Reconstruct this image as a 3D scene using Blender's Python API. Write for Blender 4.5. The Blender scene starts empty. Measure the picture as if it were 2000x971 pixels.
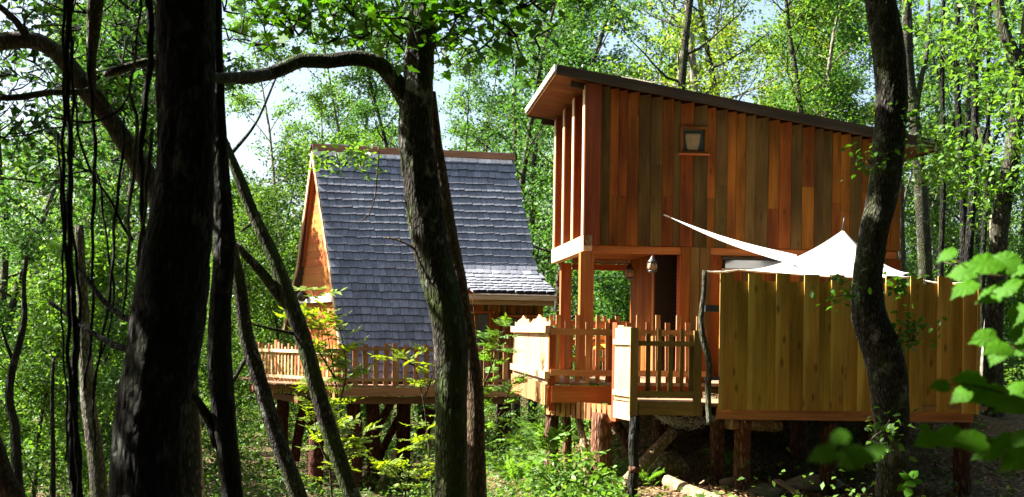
import bpy, math, random
import numpy as np
from mathutils import Vector, Matrix
from mathutils.noise import noise as mnoise
rad = math.radians
SC = bpy.context.scene
COL = SC.collection

# ------------------------------------------------------------------ camera
CZ = 4.0            # eye height above the low ground
FPX = 2500.0        # focal length in pixels of the 2000 px wide photograph
HY = 649.0          # row of the horizon
ROLL = rad(0.8)
cam_d = bpy.data.cameras.new('camera')
cam = bpy.data.objects.new('camera', cam_d)
COL.objects.link(cam)
cam_d.sensor_width = 36.0
cam_d.lens = 36.0 * FPX / 2000.0
cam_d.shift_y = (HY - 485.5) / 2000.0
cam_d.clip_start = 0.1
cam_d.clip_end = 2000.0
cam_d.dof.use_dof = True
cam_d.dof.focus_distance = 22.0
cam_d.dof.aperture_fstop = 3.2
cam.matrix_world = Matrix.Translation((0, 0, CZ)) @ Matrix.Rotation(rad(90), 4, 'X') @ Matrix.Rotation(ROLL, 4, 'Z')
SC.camera = cam

# ------------------------------------------------------------------ sky, sun, exposure
SUN_EL, SUN_BEHIND = rad(44), rad(8)     # the sun stands to the left, a little behind the houses
SUN_DIR = Vector((-math.cos(SUN_EL) * math.cos(SUN_BEHIND), math.cos(SUN_EL) * math.sin(SUN_BEHIND), math.sin(SUN_EL)))
world = bpy.data.worlds.new('World')
SC.world = world
world.use_nodes = True
wn = world.node_tree
sky = wn.nodes.new('ShaderNodeTexSky')
sky.sky_type = 'NISHITA'
sky.sun_disc = False
sky.sun_elevation = SUN_EL
sky.sun_rotation = math.atan2(SUN_DIR.x, SUN_DIR.y)
sky.air_density = 1.0
sky.dust_density = 3.5
sky.ozone_density = 1.0
bg = wn.nodes['Background']
wn.links.new(sky.outputs['Color'], bg.inputs['Color'])
bg.inputs['Strength'].default_value = 0.05
sl = bpy.data.lights.new('sun', 'SUN')
sl.energy = 5.0
sl.angle = rad(0.5)
sl.color = (1.0, 0.95, 0.87)
sun = bpy.data.objects.new('sun', sl)
COL.objects.link(sun)
sun.location = (-30, 10, 40)
sun.rotation_euler = (-SUN_DIR).to_track_quat('-Z', 'Y').to_euler()
SC.view_settings.view_transform = 'Standard'
SC.view_settings.look = 'None'
SC.view_settings.exposure = 2.75
SC.view_settings.gamma = 1.0
cy = SC.cycles
cy.max_bounces = 5
cy.diffuse_bounces = 2
cy.glossy_bounces = 2
cy.transmission_bounces = 3
cy.caustics_reflective = False
cy.caustics_refractive = False

# ------------------------------------------------------------------ measuring
_c, _s = math.cos(ROLL), math.sin(ROLL)
def ray(px, py):
    dx, dy = px - 1000.0, py - HY
    return Vector(((dx * _c + dy * _s) / FPX, 1.0, -(-dx * _s + dy * _c) / FPX))
CAM = Vector((0, 0, CZ))
def P(px, py, Y):
    return CAM + ray(px, py) * Y
def on_plane(px, py, o, n):
    d = ray(px, py)
    return CAM + d * ((o - CAM).dot(n) / d.dot(n))
class Frame:
    """a building's own axes: a along its front, b into its depth, c up"""
    def __init__(s, o, yaw_u, yaw_v=None):
        yaw_v = yaw_u if yaw_v is None else yaw_v
        s.o = o
        s.u = Vector((math.cos(yaw_u), math.sin(yaw_u), 0))
        s.v = Vector((-math.sin(yaw_v), math.cos(yaw_v), 0))
        s.nu = Vector((-math.sin(yaw_u), math.cos(yaw_u), 0))   # normal of planes b = const
        s.nv = Vector((math.cos(yaw_v), math.sin(yaw_v), 0))    # normal of planes a = const
    def pt(s, a, b, c):
        return s.o + s.u * a + s.v * b + Vector((0, 0, c))
    def ac(s, px, py, b):
        q = on_plane(px, py, s.o + s.v * b, s.nu) - s.o - s.v * b
        return q.dot(s.u), q.z
    def bc(s, px, py, a):
        q = on_plane(px, py, s.o + s.u * a, s.nv) - s.o - s.u * a
        return q.dot(s.v), q.z
def px_m(w, Y):
    return w * Y / FPX

# ------------------------------------------------------------------ materials
def new_mat(name):
    m = bpy.data.materials.new(name)
    m.use_nodes = True
    nt = m.node_tree
    return m, nt, nt.nodes['Principled BSDF'], nt.nodes['Material Output']
def N(nt, t, **kw):
    n = nt.nodes.new(t)
    for k, v in kw.items():
        if k in n.inputs.keys():
            n.inputs[k].default_value = v
        else:
            setattr(n, k, v)
    return n
def ramp(nt, fac, stops):
    r = nt.nodes.new('ShaderNodeValToRGB')
    e = r.color_ramp.elements
    while len(e) < len(stops):
        e.new(0.5)
    for i, (p, c) in enumerate(stops):
        e[i].position = p
        e[i].color = (*c, 1) if len(c) == 3 else c
    nt.links.new(fac, r.inputs[0])
    return r.outputs['Color']
def mixc(nt, fac, a, b, mode='MIX'):
    m = nt.nodes.new('ShaderNodeMix')
    m.data_type = 'RGBA'
    m.blend_type = mode
    for sock, v in ((m.inputs[0], fac), (m.inputs[6], a), (m.inputs[7], b)):
        if hasattr(v, 'is_linked'):
            nt.links.new(v, sock)
        elif isinstance(v, (int, float)):
            sock.default_value = v
        else:
            sock.default_value = (*v, 1)
    return m.outputs[2]
def math_n(nt, op, a, b=None, clamp=False):
    m = nt.nodes.new('ShaderNodeMath')
    m.operation = op
    m.use_clamp = clamp
    for i, v in enumerate((a, b)):
        if v is None:
            continue
        if hasattr(v, 'is_linked'):
            nt.links.new(v, m.inputs[i])
        else:
            m.inputs[i].default_value = v
    return m.outputs[0]
def coords(nt, scale, rnd=True):
    tc = nt.nodes.new('ShaderNodeTexCoord')
    mp = nt.nodes.new('ShaderNodeMapping')
    mp.inputs['Scale'].default_value = scale
    src = tc.outputs['Object']
    oi = nt.nodes.new('ShaderNodeObjectInfo')
    if rnd:
        off = N(nt, 'ShaderNodeVectorMath', operation='SCALE')
        off.inputs[0].default_value = (31.0, 17.0, 23.0)
        nt.links.new(oi.outputs['Random'], off.inputs['Scale'])
        nt.links.new(off.outputs[0], mp.inputs['Location'])
    nt.links.new(src, mp.inputs['Vector'])
    return mp.outputs['Vector'], oi.outputs['Random'], src
def wood(name, dark, light, knots=0.0, var=0.35, rough=0.7, grain=(14, 14, 0.9), sap=None, stain=0.25, spec=0.12):
    m, nt, bs, out = new_mat(name)
    v, rnd, src = coords(nt, grain)
    n1 = N(nt, 'ShaderNodeTexNoise', Scale=1.0, Detail=6.0, Roughness=0.6, Distortion=0.6)
    nt.links.new(v, n1.inputs['Vector'])
    col = ramp(nt, n1.outputs['Fac'], [(0.3, dark), (0.7, light)])
    v2, _, _ = coords(nt, (90, 90, 2.5))
    n2 = N(nt, 'ShaderNodeTexNoise', Scale=1.0, Detail=3.0)
    nt.links.new(v2, n2.inputs['Vector'])
    fine = ramp(nt, n2.outputs['Fac'], [(0.35, (0.72,) * 3), (0.65, (1.0,) * 3)])
    col = mixc(nt, 1.0, col, fine, 'MULTIPLY')
    if sap:
        sx = N(nt, 'ShaderNodeSeparateXYZ')
        nt.links.new(src, sx.inputs[0])
        v4, _, _ = coords(nt, (3, 3, 0.7))
        n4 = N(nt, 'ShaderNodeTexNoise', Scale=1.0, Detail=2.0)
        nt.links.new(v4, n4.inputs['Vector'])
        w = math_n(nt, 'ADD', math_n(nt, 'MULTIPLY', sx.outputs['X'], 6.0), math_n(nt, 'MULTIPLY', n4.outputs['Fac'], 0.8))
        w = math_n(nt, 'ADD', w, math_n(nt, 'MULTIPLY', rnd, 0.5))
        f = ramp(nt, w, [(0.84, (0, 0, 0)), (1.0, (1, 1, 1))])
        f2 = nt.nodes[-1]
        col = mixc(nt, f, col, sap)
    if knots > 0:
        v3, _, _ = coords(nt, (7.0, 7.0, 2.4))
        vo = N(nt, 'ShaderNodeTexVoronoi', Scale=1.0)
        nt.links.new(v3, vo.inputs['Vector'])
        k = ramp(nt, vo.outputs['Distance'], [(0.06, (1, 1, 1)), (0.2, (0, 0, 0))])
        col = mixc(nt, math_n(nt, 'MULTIPLY', k, knots), col, tuple(c * 0.3 for c in dark))
    if stain > 0:
        v5, _, _ = coords(nt, (2.2, 2.2, 0.8))
        n5 = N(nt, 'ShaderNodeTexNoise', Scale=1.0, Detail=4.0)
        nt.links.new(v5, n5.inputs['Vector'])
        st = ramp(nt, n5.outputs['Fac'], [(0.35, (1 - stain,) * 3), (0.62, (1.0,) * 3)])
        col = mixc(nt, 1.0, col, st, 'MULTIPLY')
    h = N(nt, 'ShaderNodeHueSaturation')
    nt.links.new(col, h.inputs['Color'])
    nt.links.new(math_n(nt, 'ADD', math_n(nt, 'MULTIPLY', rnd, var), 1.0 - var / 2), h.inputs['Value'])
    nt.links.new(math_n(nt, 'ADD', math_n(nt, 'MULTIPLY', math_n(nt, 'FRACT', math_n(nt, 'MULTIPLY', rnd, 7.13)), 0.02), 0.49), h.inputs['Hue'])
    nt.links.new(h.outputs['Color'], bs.inputs['Base Color'])
    bs.inputs['Roughness'].default_value = rough
    bs.inputs['Specular IOR Level'].default_value = spec
    bp = N(nt, 'ShaderNodeBump', Strength=0.25, Distance=0.01)
    nt.links.new(n2.outputs['Fac'], bp.inputs['Height'])
    nt.links.new(bp.outputs['Normal'], bs.inputs['Normal'])
    return m
def bark(name, c1, c2, moss=0.0, lichen=0.0, scale=1.0, bump=0.6, moss_col=(0.045, 0.06, 0.012), stretch=0.3, ring=False):
    m, nt, bs, out = new_mat(name)
    v, rnd, src = coords(nt, (22 * scale, 22 * scale, 22 * scale * stretch))
    vo = N(nt, 'ShaderNodeTexVoronoi', Scale=1.0, feature='DISTANCE_TO_EDGE')
    n0 = N(nt, 'ShaderNodeTexNoise', Scale=0.7, Detail=4.0)
    nt.links.new(v, n0.inputs['Vector'])
    vv = N(nt, 'ShaderNodeVectorMath', operation='ADD')
    nt.links.new(v, vv.inputs[0])
    nt.links.new(n0.outputs['Color'], vv.inputs[1])
    nt.links.new(vv.outputs[0], vo.inputs['Vector'])
    n1 = N(nt, 'ShaderNodeTexNoise', Scale=1.6, Detail=7.0, Roughness=0.65)
    nt.links.new(v, n1.inputs['Vector'])
    ridge = math_n(nt, 'MULTIPLY', vo.outputs['Distance'], 2.2, True)
    hgt = math_n(nt, 'ADD', math_n(nt, 'MULTIPLY', ridge, 0.7), math_n(nt, 'MULTIPLY', n1.outputs['Fac'], 0.6))
    col = ramp(nt, hgt, [(0.25, tuple(c * 0.45 for c in c1)), (0.5, c1), (0.85, c2)])
    if lichen > 0:
        v2, _, _ = coords(nt, (5.5, 5.5, 3.6))
        n2 = N(nt, 'ShaderNodeTexNoise', Scale=1.0, Detail=6.0, Roughness=0.7)
        nt.links.new(v2, n2.inputs['Vector'])
        f = ramp(nt, n2.outputs['Fac'], [(0.56, (0, 0, 0)), (0.63, (1, 1, 1))])
        col = mixc(nt, math_n(nt, 'MULTIPLY', f, lichen), col, (0.30, 0.32, 0.27))
    if moss > 0:
        v3, _, _ = coords(nt, (3.0, 3.0, 1.6))
        n3 = N(nt, 'ShaderNodeTexNoise', Scale=1.0, Detail=6.0, Roughness=0.7)
        nt.links.new(v3, n3.inputs['Vector'])
        f = ramp(nt, n3.outputs['Fac'], [(0.45, (0, 0, 0)), (0.58, (1, 1, 1))])
        col = mixc(nt, math_n(nt, 'MULTIPLY', f, moss), col, moss_col)
    nt.links.new(col, bs.inputs['Base Color'])
    bs.inputs['Roughness'].default_value = 0.9
    bs.inputs['Specular IOR Level'].default_value = 0.15
    bp = N(nt, 'ShaderNodeBump', Strength=bump, Distance=0.05)
    nt.links.new(hgt, bp.inputs['Height'])
    nt.links.new(bp.outputs['Normal'], bs.inputs['Normal'])
    return m
def leafmat(name, c1, c2, trans=0.45, tcol=None, rough=0.5, spec=0.25, yellow=None):
    m, nt, bs, out = new_mat(name)
    g = nt.nodes.new('ShaderNodeNewGeometry')
    stops = [(0.0, c1), (1.0, c2)] if not yellow else [(0.0, c1), (0.975, c2), (0.985, yellow), (1.0, yellow)]
    col = ramp(nt, g.outputs['Random Per Island'], stops)
    nt.links.new(col, bs.inputs['Base Color'])
    bs.inputs['Roughness'].default_value = rough
    bs.inputs['Specular IOR Level'].default_value = spec
    tr = nt.nodes.new('ShaderNodeBsdfTranslucent')
    h = N(nt, 'ShaderNodeHueSaturation', Hue=0.488, Saturation=1.1, Value=1.5)
    nt.links.new(col, h.inputs['Color'])
    nt.links.new(h.outputs['Color'], tr.inputs['Color'])
    mx = nt.nodes.new('ShaderNodeMixShader')
    mx.inputs[0].default_value = trans
    nt.links.new(bs.outputs[0], mx.inputs[1])
    nt.links.new(tr.outputs[0], mx.inputs[2])
    nt.links.new(mx.outputs[0], out.inputs['Surface'])
    return m
def plain(name, col, rough=0.6, metal=0.0, spec=0.3, noise=0.0, nscale=12.0):
    m, nt, bs, out = new_mat(name)
    bs.inputs['Base Color'].default_value = (*col, 1)
    if noise:
        v, _, _ = coords(nt, (nscale,) * 3)
        n = N(nt, 'ShaderNodeTexNoise', Scale=1.0, Detail=6.0, Roughness=0.65)
        nt.links.new(v, n.inputs['Vector'])
        c = ramp(nt, n.outputs['Fac'], [(0.3, tuple(x * (1 - noise) for x in col)), (0.7, tuple(min(1, x * (1 + noise)) for x in col))])
        nt.links.new(c, bs.inputs['Base Color'])
        bp = N(nt, 'ShaderNodeBump', Strength=0.4, Distance=0.03)
        nt.links.new(n.outputs['Fac'], bp.inputs['Height'])
        nt.links.new(bp.outputs['Normal'], bs.inputs['Normal'])
    bs.inputs['Roughness'].default_value = rough
    bs.inputs['Metallic'].default_value = metal
    bs.inputs['Specular IOR Level'].default_value = spec
    return m
M = {}
M['red'] = wood('red_cladding', (0.20, 0.052, 0.007), (0.33, 0.102, 0.013), knots=0.6, var=0.26, stain=0.5)
M['olive'] = wood('olive_cladding', (0.095, 0.050, 0.011), (0.165, 0.092, 0.022), knots=0.5, var=0.3, stain=0.45)
M['post'] = wood('red_timber', (0.34, 0.085, 0.026), (0.46, 0.145, 0.045), knots=0.2, var=0.25)
M['finwood'] = wood('dark_red_timber', (0.17, 0.042, 0.014), (0.26, 0.075, 0.024), knots=0.2, var=0.2)
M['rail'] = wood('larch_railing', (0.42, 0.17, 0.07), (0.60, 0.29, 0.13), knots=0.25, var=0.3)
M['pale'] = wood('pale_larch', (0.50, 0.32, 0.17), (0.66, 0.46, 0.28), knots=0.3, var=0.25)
M['soffit'] = wood('soffit_wood', (0.17, 0.062, 0.018), (0.26, 0.105, 0.033), knots=0.2, var=0.25)
M['orange'] = wood('orange_gable_wood', (0.44, 0.13, 0.032), (0.50, 0.16, 0.042), knots=0.25, var=0.08, stain=0.1)
M['fence'] = wood('fence_plank_wood', (0.38, 0.21, 0.040), (0.48, 0.285, 0.060), knots=0.85, var=0.18, sap=(0.47, 0.31, 0.075), stain=0.35)
M['darkwood'] = wood('dark_beam_wood', (0.13, 0.055, 0.03), (0.22, 0.10, 0.05), knots=0.2, var=0.25)
M['gate'] = wood('gate_wood', (0.17, 0.10, 0.028), (0.28, 0.18, 0.06), knots=0.3, var=0.3)
M['beam'] = wood('deck_beam_wood', (0.30, 0.14, 0.055), (0.44, 0.24, 0.10), knots=0.3, var=0.25)
M['deckfloor'] = wood('weathered_deck_boards', (0.22, 0.13, 0.075), (0.36, 0.23, 0.14), knots=0.2, var=0.3)
M['fascia'] = wood('weathered_fascia', (0.035, 0.024, 0.017), (0.080, 0.055, 0.037), knots=0.1, var=0.25)
M['shingle'] = wood('silver_shingle', (0.13, 0.136, 0.16), (0.32, 0.335, 0.39), knots=0.0, var=0.34, rough=0.5, grain=(40, 40, 3.0), stain=0.35, spec=0.5)
M['shaded_endgrain'] = plain('shaded_end_grain', (0.035, 0.03, 0.028), 0.95, spec=0.1, noise=0.4)  # end grain, darkened to paint the shadow lines under the shingle courses
M['dark'] = plain('dark_interior', (0.02, 0.014, 0.010), 0.9, spec=0.1)
M['roofdark'] = plain('roof_underlay', (0.06, 0.045, 0.035), 0.9, noise=0.4)
M['sunlit_wood'] = plain('sunlit_white_wood', (0.78, 0.76, 0.70), 0.6, noise=0.08)  # white stands in for sunlight on the tie beam and left roof edge
M['glass'] = plain('window_glass', (0.05, 0.055, 0.05), 0.06, spec=0.9)
M['blind'] = plain('pale_blind', (0.24, 0.15, 0.075), 0.8, noise=0.25, nscale=20)
M['metal'] = plain('dark_metal', (0.06, 0.06, 0.06), 0.45, metal=0.8)
M['black'] = plain('black_lamp', (0.012, 0.012, 0.014), 0.35, spec=0.5)
M['wire'] = plain('galvanised_wire', (0.45, 0.45, 0.45), 0.35, metal=0.9)
M['rope'] = plain('pale_rope', (0.62, 0.57, 0.48), 0.8)
M['yellow'] = plain('yellow_cushion', (0.75, 0.42, 0.03), 0.8, noise=0.1)
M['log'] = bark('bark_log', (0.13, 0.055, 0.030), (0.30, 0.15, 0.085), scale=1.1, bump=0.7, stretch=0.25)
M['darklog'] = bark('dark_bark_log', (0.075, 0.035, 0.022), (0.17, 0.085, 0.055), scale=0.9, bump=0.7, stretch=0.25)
M['pale_log'] = bark('peeled_log', (0.24, 0.16, 0.09), (0.46, 0.33, 0.21), scale=0.8, bump=0.5, moss=.3, lichen=.2, stretch=0.15)
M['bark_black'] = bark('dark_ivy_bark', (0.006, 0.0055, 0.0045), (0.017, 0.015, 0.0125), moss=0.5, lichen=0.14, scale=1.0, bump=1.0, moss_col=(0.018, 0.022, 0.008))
M['bark_moss'] = bark('mossy_oak_bark', (0.020, 0.016, 0.011), (0.060, 0.050, 0.038), moss=0.85, lichen=0.6, scale=1.3, bump=0.9, moss_col=(0.034, 0.054, 0.007))
M['bark_lichen'] = bark('lichen_spotted_bark', (0.022, 0.019, 0.015), (0.085, 0.075, 0.062), moss=0.45, lichen=0.5, scale=1.6, bump=0.8, stretch=0.4)
M['bark_grey'] = bark('grey_bark', (0.045, 0.038, 0.03), (0.13, 0.11, 0.09), moss=0.4, lichen=0.35, scale=1.4, bump=0.6)
M['bark_far'] = bark('far_bark', (0.03, 0.025, 0.02), (0.10, 0.085, 0.07), moss=0.4, lichen=0.3, scale=1.0, bump=0.4)
M['bark_pale'] = bark('pale_smooth_bark', (0.16, 0.135, 0.105), (0.36, 0.32, 0.26), moss=0.25, lichen=0.4, scale=1.0, bump=0.4)
M['bark_brown'] = bark('brown_bark', (0.055, 0.032, 0.018), (0.13, 0.08, 0.048), moss=0.3, lichen=0.2, scale=1.4, bump=0.6)
M['leaf_maple'] = leafmat('maple_leaf', (0.025, 0.085, 0.010), (0.065, 0.17, 0.018), 0.42)
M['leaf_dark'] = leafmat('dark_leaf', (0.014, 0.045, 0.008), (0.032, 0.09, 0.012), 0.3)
M['leaf_bright'] = leafmat('spring_leaf', (0.050, 0.128, 0.016), (0.115, 0.225, 0.032), 0.45)
M['leaf_gold'] = leafmat('yellow_green_leaf', (0.075, 0.142, 0.016), (0.16, 0.25, 0.036), 0.46, yellow=(0.30, 0.20, 0.02))
M['leaf_mid'] = leafmat('woodland_leaf', (0.026, 0.085, 0.014), (0.072, 0.165, 0.028), 0.40)
M['leaf_hazel'] = leafmat('hazel_leaf', (0.06, 0.17, 0.012), (0.10, 0.23, 0.016), 0.55, rough=0.4)
M['leaf_ash'] = leafmat('ash_leaf', (0.10, 0.16, 0.016), (0.18, 0.25, 0.03), 0.5)
M['leaf_under'] = leafmat('ground_cover_leaf', (0.038, 0.095, 0.013), (0.10, 0.19, 0.028), 0.38)

# ------------------------------------------------------------------ object helpers
def link(o, parent=None, label=None, cat=None, group=None, kind=None):
    COL.objects.link(o)
    if parent is not None:
        o.parent = parent
    if label: o['label'] = label
    if cat: o['category'] = cat
    if group: o['group'] = group
    if kind: o['kind'] = kind
    return o
def thing(name, loc, label, cat, group=None):
    o = bpy.data.objects.new(name, None)
    o.location = loc
    o.empty_display_size = 0.3
    return link(o, None, label, cat, group)
def mesh_py(name, verts, faces, mat, smooth=False):
    me = bpy.data.meshes.new(name)
    me.from_pydata([tuple(v) for v in verts], [], faces)
    me.materials.append(mat)
    if smooth:
        me.polygons.foreach_set('use_smooth', [True] * len(me.polygons))
    me.update()
    return me
def np_mesh(name, V, k, mat, smooth=False):
    """V: (n, k, 3) - n separate k-gons"""
    n = len(V)
    me = bpy.data.meshes.new(name)
    me.vertices.add(n * k)
    me.vertices.foreach_set('co', np.ascontiguousarray(V, dtype=np.float32).ravel())
    me.loops.add(n * k)
    me.loops.foreach_set('vertex_index', np.arange(n * k, dtype=np.int32))
    me.polygons.add(n)
    me.polygons.foreach_set('loop_start', np.arange(0, n * k, k, dtype=np.int32))
    me.materials.append(mat)
    me.update(calc_edges=True)
    return me
def place(name, me, parent, world_m):
    o = bpy.data.objects.new(name, me)
    link(o, parent)
    off = Vector(parent.location) if parent is not None else Vector((0, 0, 0))
    o.matrix_basis = Matrix.Translation(-off) @ world_m
    return o
_bars = {}
BOXF = [(0, 3, 2, 1), (4, 5, 6, 7), (0, 1, 5, 4), (1, 2, 6, 5), (2, 3, 7, 6), (3, 0, 4, 7)]
def bar(name, p0, p1, w, t, mat, parent, out=Vector((0, -1, 0)), cut=(0.0, 0.0), taper=1.0):
    """a timber from p0 to p1: w wide, t thick along `out`; its long axis is local Z (the grain runs along it)"""
    d = p1 - p0
    L = d.length
    z = d / L
    y = out - z * out.dot(z)
    y.normalize()
    x = y.cross(z)
    key = (round(L, 3), round(w, 3), round(t, 3), mat.name, round(cut[0], 3), round(cut[1], 3), taper)
    me = _bars.get(key)
    if me is None:
        h, a, b = L / 2, w / 2, t / 2
        a2, b2 = a * taper, b * taper
        vs = [(-a, -b, -h), (a, -b, -h), (a, b, -h), (-a, b, -h),
              (-a2, -b2, h + cut[0]), (a2, -b2, h + cut[1]), (a2, b2, h + cut[1]), (-a2, b2, h + cut[0])]
        me = _bars[key] = mesh_py(name, vs, BOXF, mat)
    R = Matrix((x, y, z)).transposed().to_4x4()
    return place(name, me, parent, Matrix.Translation((p0 + p1) / 2) @ R)
class MB:
    def __init__(s):
        s.v, s.f = [], []
    def tube(s, pts, radii, sides=8, rng=None, rough=0.0, cap=True, flute=0.0, relief=0.0, freq=14.0):
        pts = [Vector(p) for p in pts]
        n = len(pts)
        base = len(s.v)
        t0 = (pts[1] - pts[0]).normalized()
        ref = Vector((0, 1, 0)) if abs(t0.y) < 0.8 else Vector((1, 0, 0))
        xa = t0.cross(ref).normalized()
        ph = rng.random() * 6.28 if rng is not None else 0
        for i, p in enumerate(pts):
            t = (pts[min(i + 1, n - 1)] - pts[max(i - 1, 0)]).normalized()
            xa = (xa - t * xa.dot(t)).normalized()
            ya = t.cross(xa)
            for k in range(sides):
                a = 2 * math.pi * k / sides
                r = radii[i]
                if flute:
                    r *= 1 + flute * (math.sin(3 * a + ph + i * 0.11) * 0.5 + math.sin(5 * a - ph + i * 0.17) * 0.35)
                if rough and rng is not None:
                    r *= 1 + (rng.random() - 0.5) * rough
                q = p + (xa * math.cos(a) + ya * math.sin(a)) * r
                if relief:
                    w = Vector((q.x * freq, q.y * freq, q.z * freq * 0.28))
                    w2 = Vector((q.x * 4, q.y * 4, q.z * 1.6))
                    h = 0.5 - abs(mnoise(w)) * 1.6 + 0.35 * mnoise(w * 2.3) + 0.55 * mnoise(w2)
                    q += (q - p).normalized() * h * relief
                s.v.append(q)
        for i in range(n - 1):
            for k in range(sides):
                k2 = (k + 1) % sides
                a, b = base + i * sides, base + (i + 1) * sides
                s.f.append((a + k, a + k2, b + k2, b + k))
        if cap:
            s.f.append(tuple(base + k for k in reversed(range(sides))))
            s.f.append(tuple(base + (n - 1) * sides + k for k in range(sides)))
        return s
    def poly(s, vs):
        b = len(s.v)
        s.v += [Vector(v) for v in vs]
        s.f.append(tuple(range(b, b + len(vs))))
    def box(s, c, sz, R=None):
        b = len(s.v)
        for dz in (-.5, .5):
            for dx, dy in ((-.5, -.5), (.5, -.5), (.5, .5), (-.5, .5)):
                q = Vector((dx * sz[0], dy * sz[1], dz * sz[2]))
                s.v.append(Vector(c) + (R @ q if R else q))
        s.f += [tuple(b + i for i in f) for f in BOXF]
    def build(s, name, mat, parent, smooth=False, origin=None):
        """vertices are in world space; the object's origin goes to its parent's origin (or `origin`)"""
        off = Vector(parent.location) if parent is not None else Vector(origin or (0, 0, 0))
        me = mesh_py(name, [v - off for v in s.v], s.f, mat, smooth)
        o = bpy.data.objects.new(name, me)
        if parent is None:
            o.location = off
        return link(o, parent)
def spline(pts, step):
    """Catmull-Rom through (x, y, z, r) rows"""
    A = np.array(pts, dtype=float)
    A = np.vstack([2 * A[0] - A[1], A, 2 * A[-1] - A[-2]])
    out = []
    for i in range(1, len(A) - 2):
        p0, p1, p2, p3 = A[i - 1], A[i], A[i + 1], A[i + 2]
        m = max(2, int(np.linalg.norm((p2 - p1)[:3]) / step))
        for k in range(m):
            t = k / m
            out.append(0.5 * ((2 * p1) + (-p0 + p2) * t + (2 * p0 - 5 * p1 + 4 * p2 - p3) * t * t + (-p0 + 3 * p1 - 3 * p2 + p3) * t ** 3))
    out.append(A[-2])
    return np.array(out)

# ------------------------------------------------------------------ ground
def sstep(e0, e1, x):
    t = np.clip((x - e0) / (e1 - e0), 0, 1)
    return t * t * (3 - 2 * t)
def ground_z(x, y):
    x = np.asarray(x, float); y = np.asarray(y, float)
    near = 2.25 - 0.085 * np.clip(y, -50, 14)
    near = near - 0.9 * sstep(-1.0, -9.0, x) * sstep(2, 12, y)
    low = 0.15 + 1.65 * sstep(-1.6, 1.6, x + 0.08 * (y - 18)) * sstep(36, 24, y)
    low = low + 1.05 * sstep(19.2, 22.6, y) * sstep(0.9, 2.6, x) * sstep(44, 30, y)
    low = low + 0.24 * np.exp(-((x - 2.7) / 1.3) ** 2 - ((y - 16.6) / 1.3) ** 2)
    w = sstep(9, 16, y)
    z = near * (1 - w) + low * w
    z = z + 0.09 * np.sin(x * 1.3 + 0.7) * np.cos(y * 1.1) + 0.05 * np.sin(x * 3.1) * np.sin(y * 2.7 + 1)
    z = z + 14 * sstep(95, 260, y) + 0.03 * np.maximum(np.abs(x) - 60, 0)
    return z
def gz(x, y):
    return float(ground_z(x, y))
def build_ground():
    ys = np.concatenate([np.linspace(-120, -8, 15), np.linspace(-7, 40, 140), np.linspace(41, 110, 40), np.linspace(120, 700, 25)])
    xs = np.concatenate([np.linspace(-500, -26, 24), np.linspace(-25, 25, 140), np.linspace(26, 500, 24)])
    X, Y = np.meshgrid(xs, ys)
    Z = ground_z(X, Y)
    nx, ny = len(xs), len(ys)
    V = np.stack([X, Y, Z], -1).reshape(-1, 3)
    idx = np.arange(nx * ny).reshape(ny, nx)
    F = np.stack([idx[:-1, :-1], idx[:-1, 1:], idx[1:, 1:], idx[1:, :-1]], -1).reshape(-1, 4)
    me = bpy.data.meshes.new('ground')
    me.from_pydata(V.tolist(), [], F.tolist())
    m, nt, bs, out = new_mat('forest_floor')
    v, _, _ = coords(nt, (1, 1, 1), False)
    n = N(nt, 'ShaderNodeTexNoise', Scale=9.0, Detail=9.0, Roughness=0.7)
    n2 = N(nt, 'ShaderNodeTexVoronoi', Scale=26.0)
    n3 = N(nt, 'ShaderNodeTexNoise', Scale=1.3, Detail=4.0)
    for q in (n, n2, n3):
        nt.links.new(v, q.inputs['Vector'])
    c = ramp(nt, n.outputs['Fac'], [(0.3, (0.030, 0.020, 0.012)), (0.55, (0.11, 0.075, 0.045)), (0.75, (0.26, 0.19, 0.12))])
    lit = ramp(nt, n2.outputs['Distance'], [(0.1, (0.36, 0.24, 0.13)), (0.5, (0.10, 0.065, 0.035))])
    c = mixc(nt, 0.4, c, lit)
    g = ramp(nt, n3.outputs['Fac'], [(0.52, (0, 0, 0)), (0.62, (1, 1, 1))])
    c = mixc(nt, math_n(nt, 'MULTIPLY', g, 0.6), c, (0.05, 0.075, 0.015))
    nt.links.new(c, bs.inputs['Base Color'])
    bs.inputs['Roughness'].default_value = 0.95
    bs.inputs['Specular IOR Level'].default_value = 0.1
    bp = N(nt, 'ShaderNodeBump', Strength=1.0, Distance=0.06)
    nt.links.new(n.outputs['Fac'], bp.inputs['Height'])
    nt.links.new(bp.outputs['Normal'], bs.inputs['Normal'])
    me.materials.append(m)
    me.polygons.foreach_set('use_smooth', [True] * len(me.polygons))
    link(bpy.data.objects.new('ground', me), kind='structure')
build_ground()

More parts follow.
